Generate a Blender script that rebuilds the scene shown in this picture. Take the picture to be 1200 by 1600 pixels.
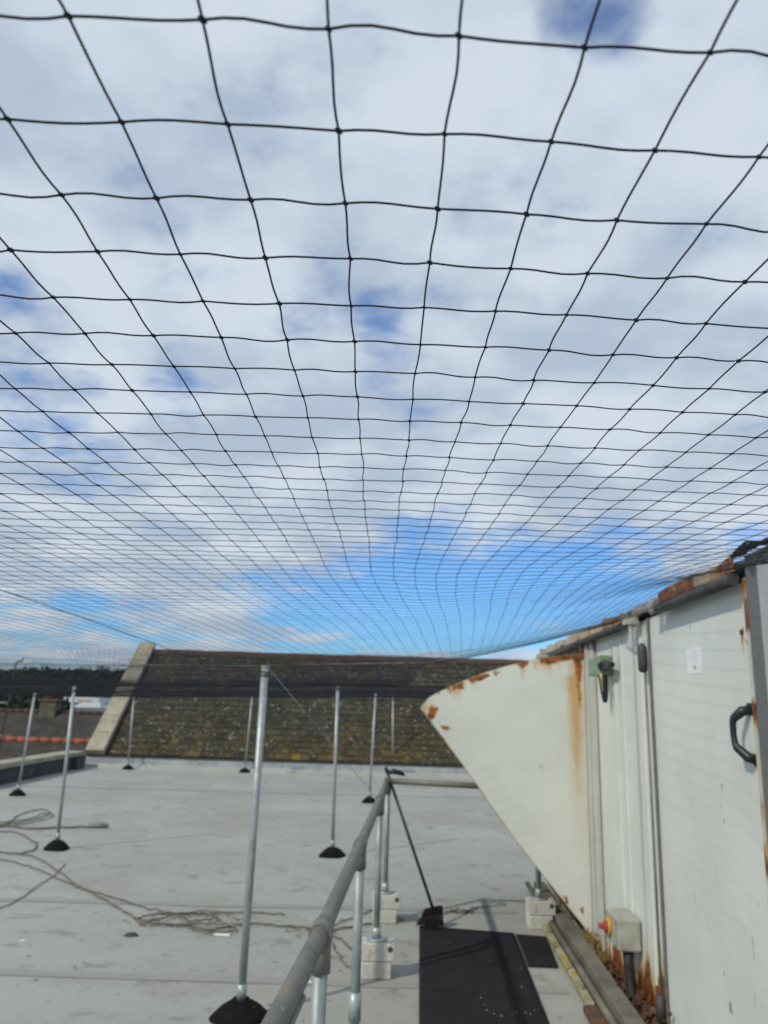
import bpy, math, random
import numpy as np
from mathutils import Vector, Matrix

random.seed(7); rng = np.random.default_rng(11)
S = bpy.context.scene
for o in list(bpy.data.objects): bpy.data.objects.remove(o)

# ------------------------------------------------------------------ camera
cd = bpy.data.cameras.new('camera'); cam = bpy.data.objects.new('camera', cd)
S.collection.objects.link(cam); S.camera = cam
p, r = math.radians(13.9), math.radians(1.7)
Fv = Vector((0, math.cos(p), math.sin(p))); U0 = Vector((0, -math.sin(p), math.cos(p))); R0 = Vector((1, 0, 0))
Rv = math.cos(r)*R0 + math.sin(r)*U0; Uv = -math.sin(r)*R0 + math.cos(r)*U0
m = Matrix.Identity(4)
for i in range(3): m[i][0] = Rv[i]; m[i][1] = Uv[i]; m[i][2] = -Fv[i]
m[2][3] = 1.65
cam.matrix_world = m
cd.sensor_fit = 'VERTICAL'; cd.sensor_height = 36; cd.sensor_width = 27
cd.lens = 36*1220/1600; cd.clip_start = 0.02; cd.clip_end = 5000
cd.dof.use_dof = True; cd.dof.focus_distance = 0.64; cd.dof.aperture_fstop = 11.5

# ------------------------------------------------------------------ sun and sky
SUN_DIR = Vector((-0.66, -0.60, 0.78)).normalized()
sl = bpy.data.lights.new('sun', 'SUN'); sl.energy = 2.3; sl.angle = math.radians(1.0); sl.color = (1, .94, .82)
so = bpy.data.objects.new('sun', sl); S.collection.objects.link(so)
so.rotation_euler = SUN_DIR.to_track_quat('Z', 'Y').to_euler()
S.view_settings.view_transform = 'Standard'; S.view_settings.look = 'None'
S.view_settings.exposure = 0.18; S.view_settings.gamma = 1.0; S.view_settings.use_curve_mapping = False

W = bpy.data.worlds.new('World'); S.world = W; W.use_nodes = True
nt = W.node_tree; nt.nodes.clear()
def nd(t, typ, **kw):
    n = t.nodes.new(typ)
    for k, v in kw.items():
        if k.startswith('i_'): n.inputs[int(k[2:])].default_value = v
        else: setattr(n, k, v)
    return n
def mth(t, op, a, b=None, clamp=False):
    n = t.nodes.new('ShaderNodeMath'); n.operation = op; n.use_clamp = clamp
    for i, v in enumerate((a, b)):
        if v is None: continue
        if isinstance(v, (int, float)): n.inputs[i].default_value = v
        else: t.links.new(v, n.inputs[i])
    return n.outputs[0]
def vmth(t, op, a, b=None):
    n = t.nodes.new('ShaderNodeVectorMath'); n.operation = op
    for i, v in enumerate((a, b)):
        if v is None: continue
        if isinstance(v, (tuple, list)): n.inputs[i].default_value = v
        else: t.links.new(v, n.inputs[i])
    return n.outputs['Value'] if op in ('DOT_PRODUCT', 'LENGTH') else n.outputs[0]
def mapr(t, v, a, b, c=0.0, d=1.0, smooth=True):
    n = t.nodes.new('ShaderNodeMapRange'); n.interpolation_type = 'SMOOTHSTEP' if smooth else 'LINEAR'
    t.links.new(v, n.inputs[0])
    for i, x in enumerate((a, b, c, d)): n.inputs[i+1].default_value = x
    return n.outputs[0]
def mixc(t, f, a, b, mode='MIX'):
    n = t.nodes.new('ShaderNodeMix'); n.data_type = 'RGBA'; n.blend_type = mode
    for i, v in ((0, f), (6, a), (7, b)):
        if isinstance(v, (int, float)): n.inputs[i].default_value = v
        elif isinstance(v, tuple): n.inputs[i].default_value = (v + (1,))[:4]
        else: t.links.new(v, n.inputs[i])
    return n.outputs[2]
def noise(t, vec, scale, detail=4, rough=.5, dim='3D'):
    n = t.nodes.new('ShaderNodeTexNoise'); n.noise_dimensions = dim
    n.inputs['Scale'].default_value = scale; n.inputs['Detail'].default_value = detail
    n.inputs['Roughness'].default_value = rough
    t.links.new(vec, n.inputs['Vector']); return n.outputs['Fac']

sky = nd(nt, 'ShaderNodeTexSky', sky_type='NISHITA', sun_disc=False)
sky.sun_elevation = math.asin(SUN_DIR.z); sky.sun_rotation = math.atan2(SUN_DIR.x, SUN_DIR.y)
sky.ozone_density = 3.0; sky.dust_density = 0.2; sky.air_density = 1.0
tc = nd(nt, 'ShaderNodeTexCoord'); D = vmth(nt, 'NORMALIZE', tc.outputs['Generated'])
sx = nd(nt, 'ShaderNodeSeparateXYZ'); nt.links.new(D, sx.inputs[0])
den = mth(nt, 'ADD', mth(nt, 'MAXIMUM', sx.outputs[2], 0.0), 0.16)
cx = nd(nt, 'ShaderNodeCombineXYZ')
nt.links.new(mth(nt, 'DIVIDE', sx.outputs[0], den), cx.inputs[0])
nt.links.new(mth(nt, 'DIVIDE', sx.outputs[1], den), cx.inputs[1])
P = cx.outputs[0]
n1 = noise(nt, vmth(nt, 'ADD', P, (3.1, 7.7, 0)), 1.5, 5, .55)
n2 = noise(nt, vmth(nt, 'ADD', P, (1.7, 2.2, 5)), 4.2, 5, .58)
n3 = noise(nt, vmth(nt, 'ADD', P, (4.7, 1.2, 8)), 11, 5, .6)
cov = mth(nt, 'ADD', mth(nt, 'ADD', mth(nt, 'MULTIPLY', n1, .70), mth(nt, 'MULTIPLY', n2, .32)), mth(nt, 'MULTIPLY', mth(nt, 'SUBTRACT', n3, .45), .14))
def hole(px, py, rad, amt, c=None):
    d = Fv + Rv*(px-600)/1220 - Uv*(py-800)/1220; d.normalize()
    q = vmth(nt, 'SUBTRACT', D, tuple(d))
    q = vmth(nt, 'MULTIPLY', q, (1, 1, 1) if c is None else c)
    return mapr(nt, vmth(nt, 'LENGTH', q), 0, rad, amt, 0)
# gaps in the cloud deck, given by compass direction
for h in ((740, 930, .36, .27, (1, 1, 2.8)), (500, 965, .30, .13, (1, 1, 2.8)), (1010, 900, .22, .10, (1, 1, 2.5)), (950, 10, .13, .26), (860, 20, .07, .08), (590, 500, .06, .10), (600, 590, .05, .09), (640, 665, .04, .07), (270, 585, .07, .09),
          (300, 640, .06, .06), (420, 245, .06, .07), (15, 430, .06, .08), (120, 970, .26, .11, (1, 1, 2.6))):
    cov = mth(nt, 'SUBTRACT', cov, hole(*h))
for px, py, rad, amt in ((200, 120, .35, .05), (1050, 350, .35, .08), (600, 300, .3, .05), (950, 640, .3, .06), (250, 790, .30, .08)):
    cov = mth(nt, 'ADD', cov, hole(px, py, rad, amt))
fac = mapr(nt, cov, .34, .52, .12, 1.0)
tone = mth(nt, 'ADD', mth(nt, 'MULTIPLY', noise(nt, vmth(nt, 'ADD', P, (9, 1, 3)), 2.3, 4, .5), 1.0), mth(nt, 'MULTIPLY', fac, -.0))
tn = mapr(nt, mth(nt, 'ADD', tone, mth(nt, 'MULTIPLY', mth(nt, 'SUBTRACT', n2, .5), .5)), .36, .66)
cloud = mixc(nt, tn, (3.9, 4.7, 5.75), (5.6, 6.3, 7.1))
blue = mixc(nt, 1.0, sky.outputs[0], (.48, .90, 1.32), 'MULTIPLY')
col = mixc(nt, fac, blue, cloud)
below = mapr(nt, sx.outputs[2], -.02, .0)
bg = nd(nt, 'ShaderNodeBackground'); bg.inputs[1].default_value = 0.1
nt.links.new(mixc(nt, below, (2.2, 2.4, 2.6), col), bg.inputs[0])
wo = nd(nt, 'ShaderNodeOutputWorld'); nt.links.new(bg.outputs[0], wo.inputs[0])

# ------------------------------------------------------------------ materials
def mat(name, base, rough=.6, metal=0.0, var=None, vscale=5, bump=0.0, bscale=40, spots=None, coord='Object', wear=False, tone=False, spec=.4):
    M = bpy.data.materials.new(name); M.use_nodes = True; t = M.node_tree
    b = t.nodes['Principled BSDF']; b.inputs['Roughness'].default_value = rough; b.inputs['Metallic'].default_value = metal
    b.inputs['Specular IOR Level'].default_value = spec
    tcn = nd(t, 'ShaderNodeTexCoord')
    V = tcn.outputs['Object'] if coord == 'Object' else nd(t, 'ShaderNodeNewGeometry').outputs['Position']
    col = base
    if tone:
        at = nd(t, 'ShaderNodeAttribute', attribute_name='tone')
        col = mixc(t, 1.0, base, at.outputs['Color'], 'MULTIPLY')
    if var is not None:
        n = mapr(t, noise(t, V, vscale, 6, .6), .3, .7)
        v2 = var
        if tone: v2 = mixc(t, 1.0, var, at.outputs['Color'], 'MULTIPLY')
        col = mixc(t, n, col, v2)
    if spots:                                           # list of (scale, lo, hi, colour)
        for k, (sc, lo, hi, c) in enumerate(spots):
            nn = noise(t, vmth(t, 'ADD', V, (k*13.3, k*5.1, 2.0)), sc, 5, .62)
            col = mixc(t, mapr(t, nn, lo, hi), col, c)
    if wear:
        at = nd(t, 'ShaderNodeAttribute', attribute_name='wear'); sp = nd(t, 'ShaderNodeSeparateColor'); t.links.new(at.outputs['Color'], sp.inputs[0])
        brk = mth(t, 'ADD', mth(t, 'MULTIPLY', noise(t, V, 26, 6, .7), .55), mth(t, 'MULTIPLY', noise(t, vmth(t, 'MULTIPLY', V, (1, 1, .12)), 60, 3, .6), .45))
        def msk(ch, lo=.26, hi=.66, k=1.7):
            return mapr(t, mth(t, 'ADD', sp.outputs[ch], mth(t, 'MULTIPLY', mth(t, 'SUBTRACT', brk, .5), k)), lo, hi)
        col = mixc(t, mth(t, 'MULTIPLY', msk(2, .08, 1.0, .6), .75), col, (.10, .095, .085))
        col = mixc(t, mth(t, 'MULTIPLY', mth(t, 'MULTIPLY', mapr(t, sp.outputs[1], .0, .12), msk(1, .0, .95, 1.1)), .85), col, (.50, .29, .085))
        rc = mixc(t, mapr(t, noise(t, V, 22, 5, .6), .38, .62), (.10, .035, .016), (.30, .105, .025))
        halo = mth(t, 'MULTIPLY', mapr(t, sp.outputs[0], .02, .25), msk(0, .05, .5, 1.2))
        col = mixc(t, mth(t, 'MULTIPLY', halo, .75), col, (.50, .27, .07))
        col = mixc(t, mth(t, 'MULTIPLY', mapr(t, sp.outputs[0], .05, .2), msk(0)), col, rc)
    if isinstance(col, tuple): b.inputs['Base Color'].default_value = (col + (1,))[:4]
    else: t.links.new(col, b.inputs['Base Color'])
    if bump:
        bn = nd(t, 'ShaderNodeBump'); bn.inputs['Strength'].default_value = bump; bn.inputs['Distance'].default_value = .01
        t.links.new(noise(t, V, bscale, 5, .6), bn.inputs['Height']); t.links.new(bn.outputs[0], b.inputs['Normal'])
    return M

M_cord = mat('black_twine', (.024, .027, .034), .85, spec=.2)
M_roof = mat('roof_membrane', (.310, .320, .290), .66, 0, (.372, .384, .352), .5, .45, 70,
             [(.7, .48, .64, (.312, .306, .270)), (90, .52, .78, (.255, .248, .220)), (3.6, .55, .72, (.228, .218, .188)), (10, .60, .73, (.160, .148, .124)), (30, .68, .75, (.13, .118, .10)), (3.1, .66, .78, (.42, .43, .41))], coord='W')
M_seam = mat('membrane_lap', (.30, .302, .28), .65, 0, (.27, .268, .245), 3, .2, 60, coord='W')
M_grime = mat('seam_dirt', (.20, .192, .172), .9, 0, (.30, .295, .265), 3, coord='W')
M_flash = mat('flashing', (.40, .43, .44), .5, 0, (.28, .30, .31), 2.5, .1, 20, [(7, .62, .75, (.2, .2, .19))], coord='W')
M_patch = mat('flashing_patch', (.24, .28, .31), .6)
M_galv = mat('galvanised_steel', (.40, .44, .45), .42, .35, (.30, .335, .345), 14, .1, 60)
M_rail = mat('weathered_pipe', (.20, .195, .165), .6, .2, (.135, .138, .125), 7, .25, 80, [(9, .58, .72, (.24, .20, .11)), (28, .62, .72, (.40, .39, .34))])
M_post = mat('grey_pipe', (.34, .38, .38), .5, .3, (.24, .27, .27), 9, .15, 60)
M_rubber = mat('black_rubber', (.007, .007, .008), .9, 0, (.012, .012, .012), 9, .2, 90, spec=.12)
M_mat = mat('rubber_matting', (.011, .0115, .012), .85, 0, (.017, .017, .0175), 5, .5, 160, [(10, .675, .73, (.055, .053, .05)), (60, .72, .76, (.16, .15, .13))], coord='W', spec=.2)
M_conc = mat('cream_concrete', (.54, .54, .48), .9, 0, (.46, .46, .40), 7, .8, 40, [(9, .56, .68, (.28, .27, .23)), (24, .62, .72, (.14, .13, .11))])
M_panel = mat('cream_painted_steel', (.625, .65, .59), .45, 0, (.565, .588, .53), 2.2, .22, 3.5, [(12, .70, .80, (.45, .44, .38))], wear=True)
M_door = mat('pale_painted_steel', (.67, .70, .64), .42, 0, (.60, .625, .57), 2.0, .25, 3.0, [(16, .72, .80, (.38, .39, .36))], wear=True)
M_trim = mat('painted_trim', (.56, .575, .52), .5, 0, (.48, .49, .44), 4, .1, 20, wear=True)
M_rustcap = mat('rusty_flashing', (.46, .46, .38), .7, 0, (.30, .29, .24), 8, .5, 50, wear=True)
M_dark = mat('dark_steel', (.045, .048, .05), .6, .2, (.075, .075, .072), 12, .2, 50)
M_rod = mat('worn_rod', (.16, .155, .135), .6, .3, (.24, .235, .20), 14, .2, 50)
M_greycab = mat('grey_cabinet_paint', (.145, .150, .146), .55, 0, (.12, .125, .122), 2, .1, 12, [(14, .66, .76, (.15, .15, .145))])
M_greylt = mat('pale_grey_paint', (.42, .44, .44), .55, 0, (.36, .38, .38), 3)
M_black = mat('black_plastic', (.014, .017, .022), .42, 0, (.022, .026, .03), 12)
M_green = mat('green_enamel', (.21, .31, .20), .5, 0, (.16, .25, .16), 18, .2, 60, [(30, .66, .75, (.05, .08, .055))])
M_beige = mat('switch_box_plastic', (.40, .41, .35), .6, 0, (.30, .30, .25), 12, .2, 60, [(26, .60, .68, (.11, .105, .085))])
M_yellow = mat('yellow_plastic', (.62, .36, .03), .5, 0, (.45, .25, .03), 20)
M_red = mat('red_plastic', (.42, .06, .07), .5, 0, (.30, .05, .06), 20)
M_brass = mat('brass', (.55, .42, .16), .4, .6)
M_label = mat('faded_label', (.80, .82, .85), .6, 0, (.74, .76, .80), 30)
M_print = mat('faded_print', (.45, .46, .46), .7)
M_printo = mat('faded_orange_print', (.62, .45, .30), .7)
M_lichen = mat('lichened_timber', (.40, .37, .26), .9, 0, (.20, .17, .09), 7, .6, 50, [(9, .52, .64, (.36, .27, .035)), (16, .56, .66, (.09, .065, .035))])
M_chan = mat('weathered_channel', (.20, .185, .15), .75, .05, (.11, .10, .075), 4, .4, 40, [(8, .60, .72, (.13, .09, .055)), (18, .64, .74, (.34, .32, .27))])
M_base = mat('rusty_base_steel', (.07, .045, .03), .9, 0, (.16, .075, .03), 9, .8, 40, [(16, .6, .7, (.04, .032, .025))])
M_flake = mat('rust_flake', (.10, .045, .022), .9, 0, (.045, .025, .016), 12, .6, 60, tone=True)
M_weed = mat('dry_weed', (.35, .24, .08), .9, 0, (.22, .18, .06), 20)
M_slate = mat('mossy_slate', (.026, .025, .018), .9, 0, (.038, .036, .026), 2.6, .6, 45,
              [(1.1, .50, .72, (.052, .042, .012)), (5.0, .58, .70, (.11, .070, .010)), (7.0, .62, .67, (.19, .19, .155)), (13, .615, .66, (.24, .24, .19))], coord='W', tone=True)
M_ridge = mat('clay_ridge', (.085, .048, .038), .9, 0, (.055, .042, .036), 6, .4, 30)
M_redridge = mat('red_clay_ridge', (.34, .10, .045), .9, 0, (.22, .08, .045), 3, .4, 30)
M_coping = mat('stone_coping', (.40, .37, .28), .95, 0, (.25, .235, .175), 3, .6, 30, [(7, .58, .68, (.29, .25, .12)), (12, .62, .70, (.09, .085, .07))], coord='W')
M_render = mat('dark_render', (.07, .075, .078), .9, 0, (.04, .045, .048), 2.2, .4, 30, [(3, .55, .7, (.13, .135, .135))], coord='W')
M_slfar = mat('far_slates', (.034, .029, .026), .9, 0, (.055, .047, .040), 1.5, .5, 8, [(4, .6, .7, (.10, .085, .05))], coord='W')
M_stone = mat('chimney_stone', (.14, .13, .085), .95, 0, (.085, .08, .055), 4, .6, 12)
M_pot = mat('terracotta', (.42, .12, .04), .9)
M_wall = mat('rendered_wall', (.25, .24, .22), .9, 0, (.18, .17, .15), 1)
M_white = mat('white_cladding', (.62, .66, .68), .6, 0, (.5, .54, .56), .5)
M_glass = mat('window_glass', (.06, .09, .11), .2)
M_wood_leaf = mat('woodland', (.020, .030, .020), .95, 0, (.036, .048, .028), .07, tone=True)
M_hill = mat('hill_soil', (.028, .035, .022), 1)
M_street = mat('street_ground', (.07, .07, .065), .95, 0, (.05, .06, .04), .05)
M_rope = mat('old_grey_rope', (.20, .18, .135), .9, 0, (.13, .117, .088), 20, .6, 120)
M_bristle = mat('broom_bristle', (.018, .017, .017), .9)
M_broomh = mat('broom_handle_paint', (.035, .045, .047), .5, 0, (.05, .06, .06), 9)
M_leaf = mat('dead_leaf', (.09, .07, .045), .9, tone=True)
M_brickmat = M_conc
M_fill = mat('cable_sheath', (.018, .018, .02), .6)
M_paper = mat('litter', (.7, .72, .74), .8)

# ------------------------------------------------------------------ object helpers
def link(o, parent=None):
    S.collection.objects.link(o)
    if parent is not None: o.parent = parent
    return o
def thing(name, label, cat, loc=(0, 0, 0), rz=0, group=None):
    o = bpy.data.objects.new(name, None); o.empty_display_size = .1
    o.location = loc; o.rotation_euler = (0, 0, rz); link(o)
    o['label'] = label; o['category'] = cat
    if group: o['group'] = group
    return o
def tag(o, label, cat, group=None):
    o['label'] = label; o['category'] = cat
    if group: o['group'] = group
    return o
class MB:
    def __init__(s): s.v = []; s.f = []; s.sm = []
    def quad(s, *pts, smooth=False):
        b = len(s.v); s.v += [tuple(q) for q in pts]; s.f.append(tuple(range(b, b+len(pts)))); s.sm.append(smooth)
    def box(s, x0, y0, z0, x1, y1, z1):
        b = len(s.v)
        s.v += [(x, y, z) for z in (z0, z1) for y in (y0, y1) for x in (x0, x1)]
        for f in ((0, 2, 3, 1), (4, 5, 7, 6), (0, 1, 5, 4), (2, 6, 7, 3), (0, 4, 6, 2), (1, 3, 7, 5)):
            s.f.append(tuple(b+i for i in f)); s.sm.append(False)
        return s
    def hexa(s, P8):                                   # 8 corners ordered like box
        b = len(s.v); s.v += [tuple(q) for q in P8]
        for f in ((0, 2, 3, 1), (4, 5, 7, 6), (0, 1, 5, 4), (2, 6, 7, 3), (0, 4, 6, 2), (1, 3, 7, 5)):
            s.f.append(tuple(b+i for i in f)); s.sm.append(False)
        return s
    def tube(s, pts, rad, n=10, caps=True):
        pts = [Vector(q) for q in pts]; N = len(pts)
        rr = rad if isinstance(rad, (list, tuple)) else [rad]*N
        b = len(s.v); up = None
        for i, q in enumerate(pts):
            t = (pts[min(i+1, N-1)] - pts[max(i-1, 0)])
            if t.length < 1e-9: t = Vector((0, 0, 1))
            t.normalize()
            if up is None: up = Vector((0, 0, 1)) if abs(t.z) < .9 else Vector((1, 0, 0))
            a = t.cross(up).normalized(); c = a.cross(t).normalized(); up = c
            for k in range(n):
                th = 2*math.pi*k/n
                s.v.append(tuple(q + (a*math.cos(th) + c*math.sin(th))*rr[i]))
        for i in range(N-1):
            for k in range(n):
                k2 = (k+1) % n
                s.f.append((b+i*n+k, b+i*n+k2, b+(i+1)*n+k2, b+(i+1)*n+k)); s.sm.append(True)
        if caps:
            s.f.append(tuple(b+k for k in range(n))[::-1]); s.sm.append(False)
            s.f.append(tuple(b+(N-1)*n+k for k in range(n))); s.sm.append(False)
        return s
    def lathe(s, prof, c=(0, 0, 0), n=16, sx=1, sy=1):
        b = len(s.v)
        for (rad, z) in prof:
            for k in range(n):
                th = 2*math.pi*k/n; s.v.append((c[0]+rad*math.cos(th)*sx, c[1]+rad*math.sin(th)*sy, c[2]+z))
        for i in range(len(prof)-1):
            for k in range(n):
                k2 = (k+1) % n
                s.f.append((b+i*n+k, b+i*n+k2, b+(i+1)*n+k2, b+(i+1)*n+k)); s.sm.append(True)
        s.f.append(tuple(b+k for k in range(n))[::-1]); s.sm.append(False)
        s.f.append(tuple(b+(len(prof)-1)*n+k for k in range(n))); s.sm.append(False)
        return s
    def mesh(s, name, m_):
        me = bpy.data.meshes.new(name); me.from_pydata(s.v, [], s.f); me.materials.append(m_)
        me.polygons.foreach_set('use_smooth', s.sm); me.update(); return me
    def build(s, name, m_, parent=None, bevel=0, label=None, loc=None):
        o = link(bpy.data.objects.new(name, s.mesh(name, m_)), parent)
        if bevel:
            bv = o.modifiers.new('bevel', 'BEVEL'); bv.width = bevel; bv.segments = 2; bv.limit_method = 'ANGLE'
            bv.angle_limit = math.radians(35)
        if label: o['label'] = label
        if loc: o.location = loc
        return o
def struct(name, mb, m_, parent=None):
    o = mb.build(name, m_, parent); o['kind'] = 'structure'; return o
def np_mesh(name, V, Fq, m_, smooth=True, tone=None):
    me = bpy.data.meshes.new(name); nv, nf, k = len(V), len(Fq), Fq.shape[1]
    me.vertices.add(nv); me.vertices.foreach_set('co', np.asarray(V, np.float32).ravel())
    me.loops.add(nf*k); me.loops.foreach_set('vertex_index', Fq.ravel().astype(np.int32))
    me.polygons.add(nf); me.polygons.foreach_set('loop_start', np.arange(0, nf*k, k, dtype=np.int32))
    me.polygons.foreach_set('loop_total', np.full(nf, k, np.int32))
    me.polygons.foreach_set('use_smooth', np.full(nf, smooth))
    me.materials.append(m_); me.update(calc_edges=True)
    if tone is not None:
        a = me.color_attributes.new('tone', 'FLOAT_COLOR', 'POINT')
        a.data.foreach_set('color', np.column_stack([tone, tone, tone, np.ones(nv)]).astype(np.float32).ravel() if tone.ndim == 1 else np.column_stack([tone, np.ones(nv)]).astype(np.float32).ravel())
    return me
def set_tone(me, c):
    a = me.color_attributes.new('tone', 'FLOAT_COLOR', 'POINT')
    a.data.foreach_set('color', np.tile(np.array([c[0], c[1], c[2], 1], np.float32), len(me.vertices)))
def vnoise(x, y, seed=0):                              # smooth value noise, 0..1
    xi = np.floor(x).astype(int); yi = np.floor(y).astype(int); fx = x-xi; fy = y-yi
    fx = fx*fx*(3-2*fx); fy = fy*fy*(3-2*fy)
    def h(a, b):
        n = (a*374761393 + b*668265263 + seed*974634777) & 0x7fffffff
        n = ((n ^ (n >> 13))*1274126177) & 0x7fffffff
        return ((n ^ (n >> 16)) & 0xffff)/65535.0
    return (h(xi, yi)*(1-fx)+h(xi+1, yi)*fx)*(1-fy) + (h(xi, yi+1)*(1-fx)+h(xi+1, yi+1)*fx)*fy
def sstep(a, b, x): t = np.clip((x-a)/(b-a), 0, 1); return t*t*(3-2*t)

# ================================================================== THE SETTING
struct('street_ground', MB().box(-1500, -1500, -9.4, 1500, 1500, -9), M_street)
# the flat-roofed building that carries everything
struct('flat_roof', MB().box(-7.0, -6, -.3, 9, 19.76, 0), M_roof)
struct('building_wall', MB().box(-7.3, -6.3, -9, 9.3, 27.0, -.304), M_render)
for k, (x0, y0, x1, y1, w) in enumerate([(-7.0, 15.27, 4.2, 15.6, .05), (-7.0, 6.93, 1.2, 7.1, .055), (-7.0, 5.32, 1.2, 5.25, .05),
                                        (-7.0, 3.3, 1.2, 3.35, .05)]):
    n = 40; mb = MB(); gd = MB()
    for i in range(n):
        a, b = i/n, (i+1)/n
        ya = y0+(y1-y0)*a + .006*math.sin(a*23+k); yb = y0+(y1-y0)*b + .006*math.sin(b*23+k)
        xa, xb = x0+(x1-x0)*a, x0+(x1-x0)*b
        mb.hexa([(xa, ya, .0), (xb, yb, 0), (xa, ya+w*2, 0), (xb, yb+w*2, 0), (xa, ya, .0035), (xb, yb, .0035), (xa, ya+w*2, .0025), (xb, yb+w*2, .0025)])
        gw = .012+.012*random.random()
        gd.quad((xa, ya-gw, .0022), (xb, yb-gw, .0022), (xb, yb-.001, .0022), (xa, ya-.001, .0022))
    struct('roof_seam', mb, M_seam); struct('seam_dirt', gd, M_grime)

# ------------------------------------------------------------------ parapet on the left
par = thing('parapet_wall', 'low dark rendered parapet with pale lichened coping along the left roof edge', 'wall', (-7.18, 0, 0))
MB().box(-.17, -6, -.3, .17, 19.5, .29).build('wall', M_render, par)
y = -6.0
while y < 19.4:
    L = min(.9, 19.5-y); dz = random.uniform(-.004, .004)
    MB().box(-.22, y, .292, .22, y+L-.008, .385+dz).build('coping_stone', M_coping, par, bevel=.012); y += L
MB().box(.172, 18.9, 0, .28, 19.4, .30).build('lead_apron', M_dark, par)

# ------------------------------------------------------------------ slate roof at the far end
rf = thing('slate_roof', 'big dark mossy slate roof with lichen spots and raised stone verge behind the flat roof', 'roof', (0, 19.8, .31))
EY, EZ, RY, RZ = 0.0, 0.0, 3.3, 2.68
th = math.atan2(RZ, RY); ct, st = math.cos(th), math.sin(th); SL = math.hypot(RY, RZ)
XL, XR = -6.56, 6.2
deck = MB(); deck.hexa([(XL, .02, -.05), (XR, .02, -.05), (XL, RY, RZ-.14), (XR, RY, RZ-.14), (XL, .0, -.02), (XR, .0, -.02), (XL, RY, RZ-.02), (XR, RY, RZ-.02)])
deck.hexa([(XL, RY, RZ-.14), (XR, RY, RZ-.14), (XL, 2*RY, -.05), (XR, 2*RY, -.05), (XL, RY, RZ-.01), (XR, RY, RZ-.01), (XL, 2*RY, .02), (XR, 2*RY, .02)])
deck.build('roof_deck', M_slfar, rf)
NC = 20; ex = SL/NC; sw = .205
def slate(i, k, jig):
    x0 = XL + (i + (.5 if k % 2 else 0))*sw; x1 = x0+sw-.007
    x0 = max(x0, XL); x1 = min(x1, XR)
    if x1-x0 < .03: return None
    s0 = k*ex - .02 + jig*.012; s1 = s0+ex*1.45
    t0, t1, tb = .020+abs(jig)*.006, .004, .009
    def P_(x, s_, h): return (x, s_*ct - h*st, s_*st + h*ct)
    return [P_(x0, s0, t0-tb), P_(x1, s0, t0-tb), P_(x0, s1, t1-tb+.004), P_(x1, s1, t1-tb+.004), P_(x0, s0, t0), P_(x1, s0, t0), P_(x0, s1, t1), P_(x1, s1, t1)]
bulk = MB(); btone = []; cnt = 0
for k in range(NC):
    for i in range(-1, int((XR-XL)/sw)+1):
        P8 = slate(i, k, random.uniform(-1, 1))
        if P8 is None: continue
        g = random.uniform(.65, 1.25) if random.random() < .93 else random.uniform(1.3, 1.8)
        moss = max(0, 1-k/9)*.5*random.random() + (max(0, 1-k/5)*.5*random.random() if P8[0][0] > -3 else 0)
        c = (g*(1+moss*1.9), g*(1+moss*1.15), g*(1-.4*moss))
        xc = P8[0][0]
        if cnt < 300 and -6.6 < xc < 2.2 and k < 8:
            o = MB().hexa(P8).build('slate', M_slate, rf); set_tone(o.data, c); cnt += 1
        else:
            bulk.hexa(P8); btone += [c]*8
o = bulk.build('slates', M_slate, rf); o['kind'] = 'stuff'
a = o.data.color_attributes.new('tone', 'FLOAT_COLOR', 'POINT')
a.data.foreach_set('color', np.column_stack([np.array(btone), np.ones(len(btone))]).astype(np.float32).ravel())
x = XL
while x < XR-.1:
    mb = MB(); L = .44; pr = [(-.15, -.075), (-.10, .0), (0, .05), (.10, .0), (.15, -.075)]
    for q in range(4):
        (ya, za), (yb, zb) = pr[q], pr[q+1]
        mb.hexa([(x, RY+ya, RZ+za-.02), (x+L, RY+ya, RZ+za-.02), (x, RY+yb, RZ+zb-.02), (x+L, RY+yb, RZ+zb-.02), (x, RY+ya, RZ+za+.01), (x+L, RY+ya, RZ+za+.01), (x, RY+yb, RZ+zb+.01), (x+L, RY+yb, RZ+zb+.01)])
    o = mb.build('ridge_tile', M_ridge, rf); o.location.z = random.uniform(-.008, .008); x += L+.008
# raised verge: coping stones going up, gable wall beneath
NV = 7
for k in range(NV):
    s0, s1 = -.05+k*(SL+.25)/NV, -.05+(k+1)*(SL+.25)/NV-.01
    def Q(x_, s_, h): return (x_, s_*ct-h*st, s_*st+h*ct)
    P8 = [Q(-7.02, s0, .03), Q(-6.57, s0, .03), Q(-7.02, s1, .03), Q(-6.57, s1, .03), Q(-7.02, s0, .17), Q(-6.57, s0, .17), Q(-7.02, s1, .17), Q(-6.57, s1, .17)]
    MB().hexa(P8).build('verge_coping', M_coping, rf, bevel=.012)
g = MB(); P_ = [(0, -.05-9.2), (2*RY, -.05-9.2), (2*RY, .0), (RY, RZ+.06), (0, -.02)]
g.v += [(-7.0, y_, z_) for y_, z_ in P_] + [(-6.6, y_, z_) for y_, z_ in P_]
g.f += [(0, 1, 2, 3, 4), (9, 8, 7, 6, 5)] + [(i, 5+i, 5+(i+1) % 5, (i+1) % 5) for i in range(5)]; g.sm += [False]*7
g.build('gable_wall', M_render, rf)
MB().box(-7.0, -.045, -.31, 6.2, -.005, -.07).build('upstand', M_flash, rf)
MB().box(-6.9, -.055, -.07, 6.2, .04, -.025).build('eave_shadow_strip', M_dark, rf)  # dark strip standing in for the shadow line under the eave
x = -6.5
while x < 4:
    w = random.choice([.9, 1.2, 1.5, .6]); MB().box(x, -.050, -.30, x+.05, -.0455, -.075).build('flashing_lap', M_patch if random.random() < .4 else M_flash, rf); x += w
for x in (-2.05, .62): MB().box(x, -.075, -.31, x+.28, -.0457, -.14).build('flashing_patch', M_patch, rf)
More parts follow.
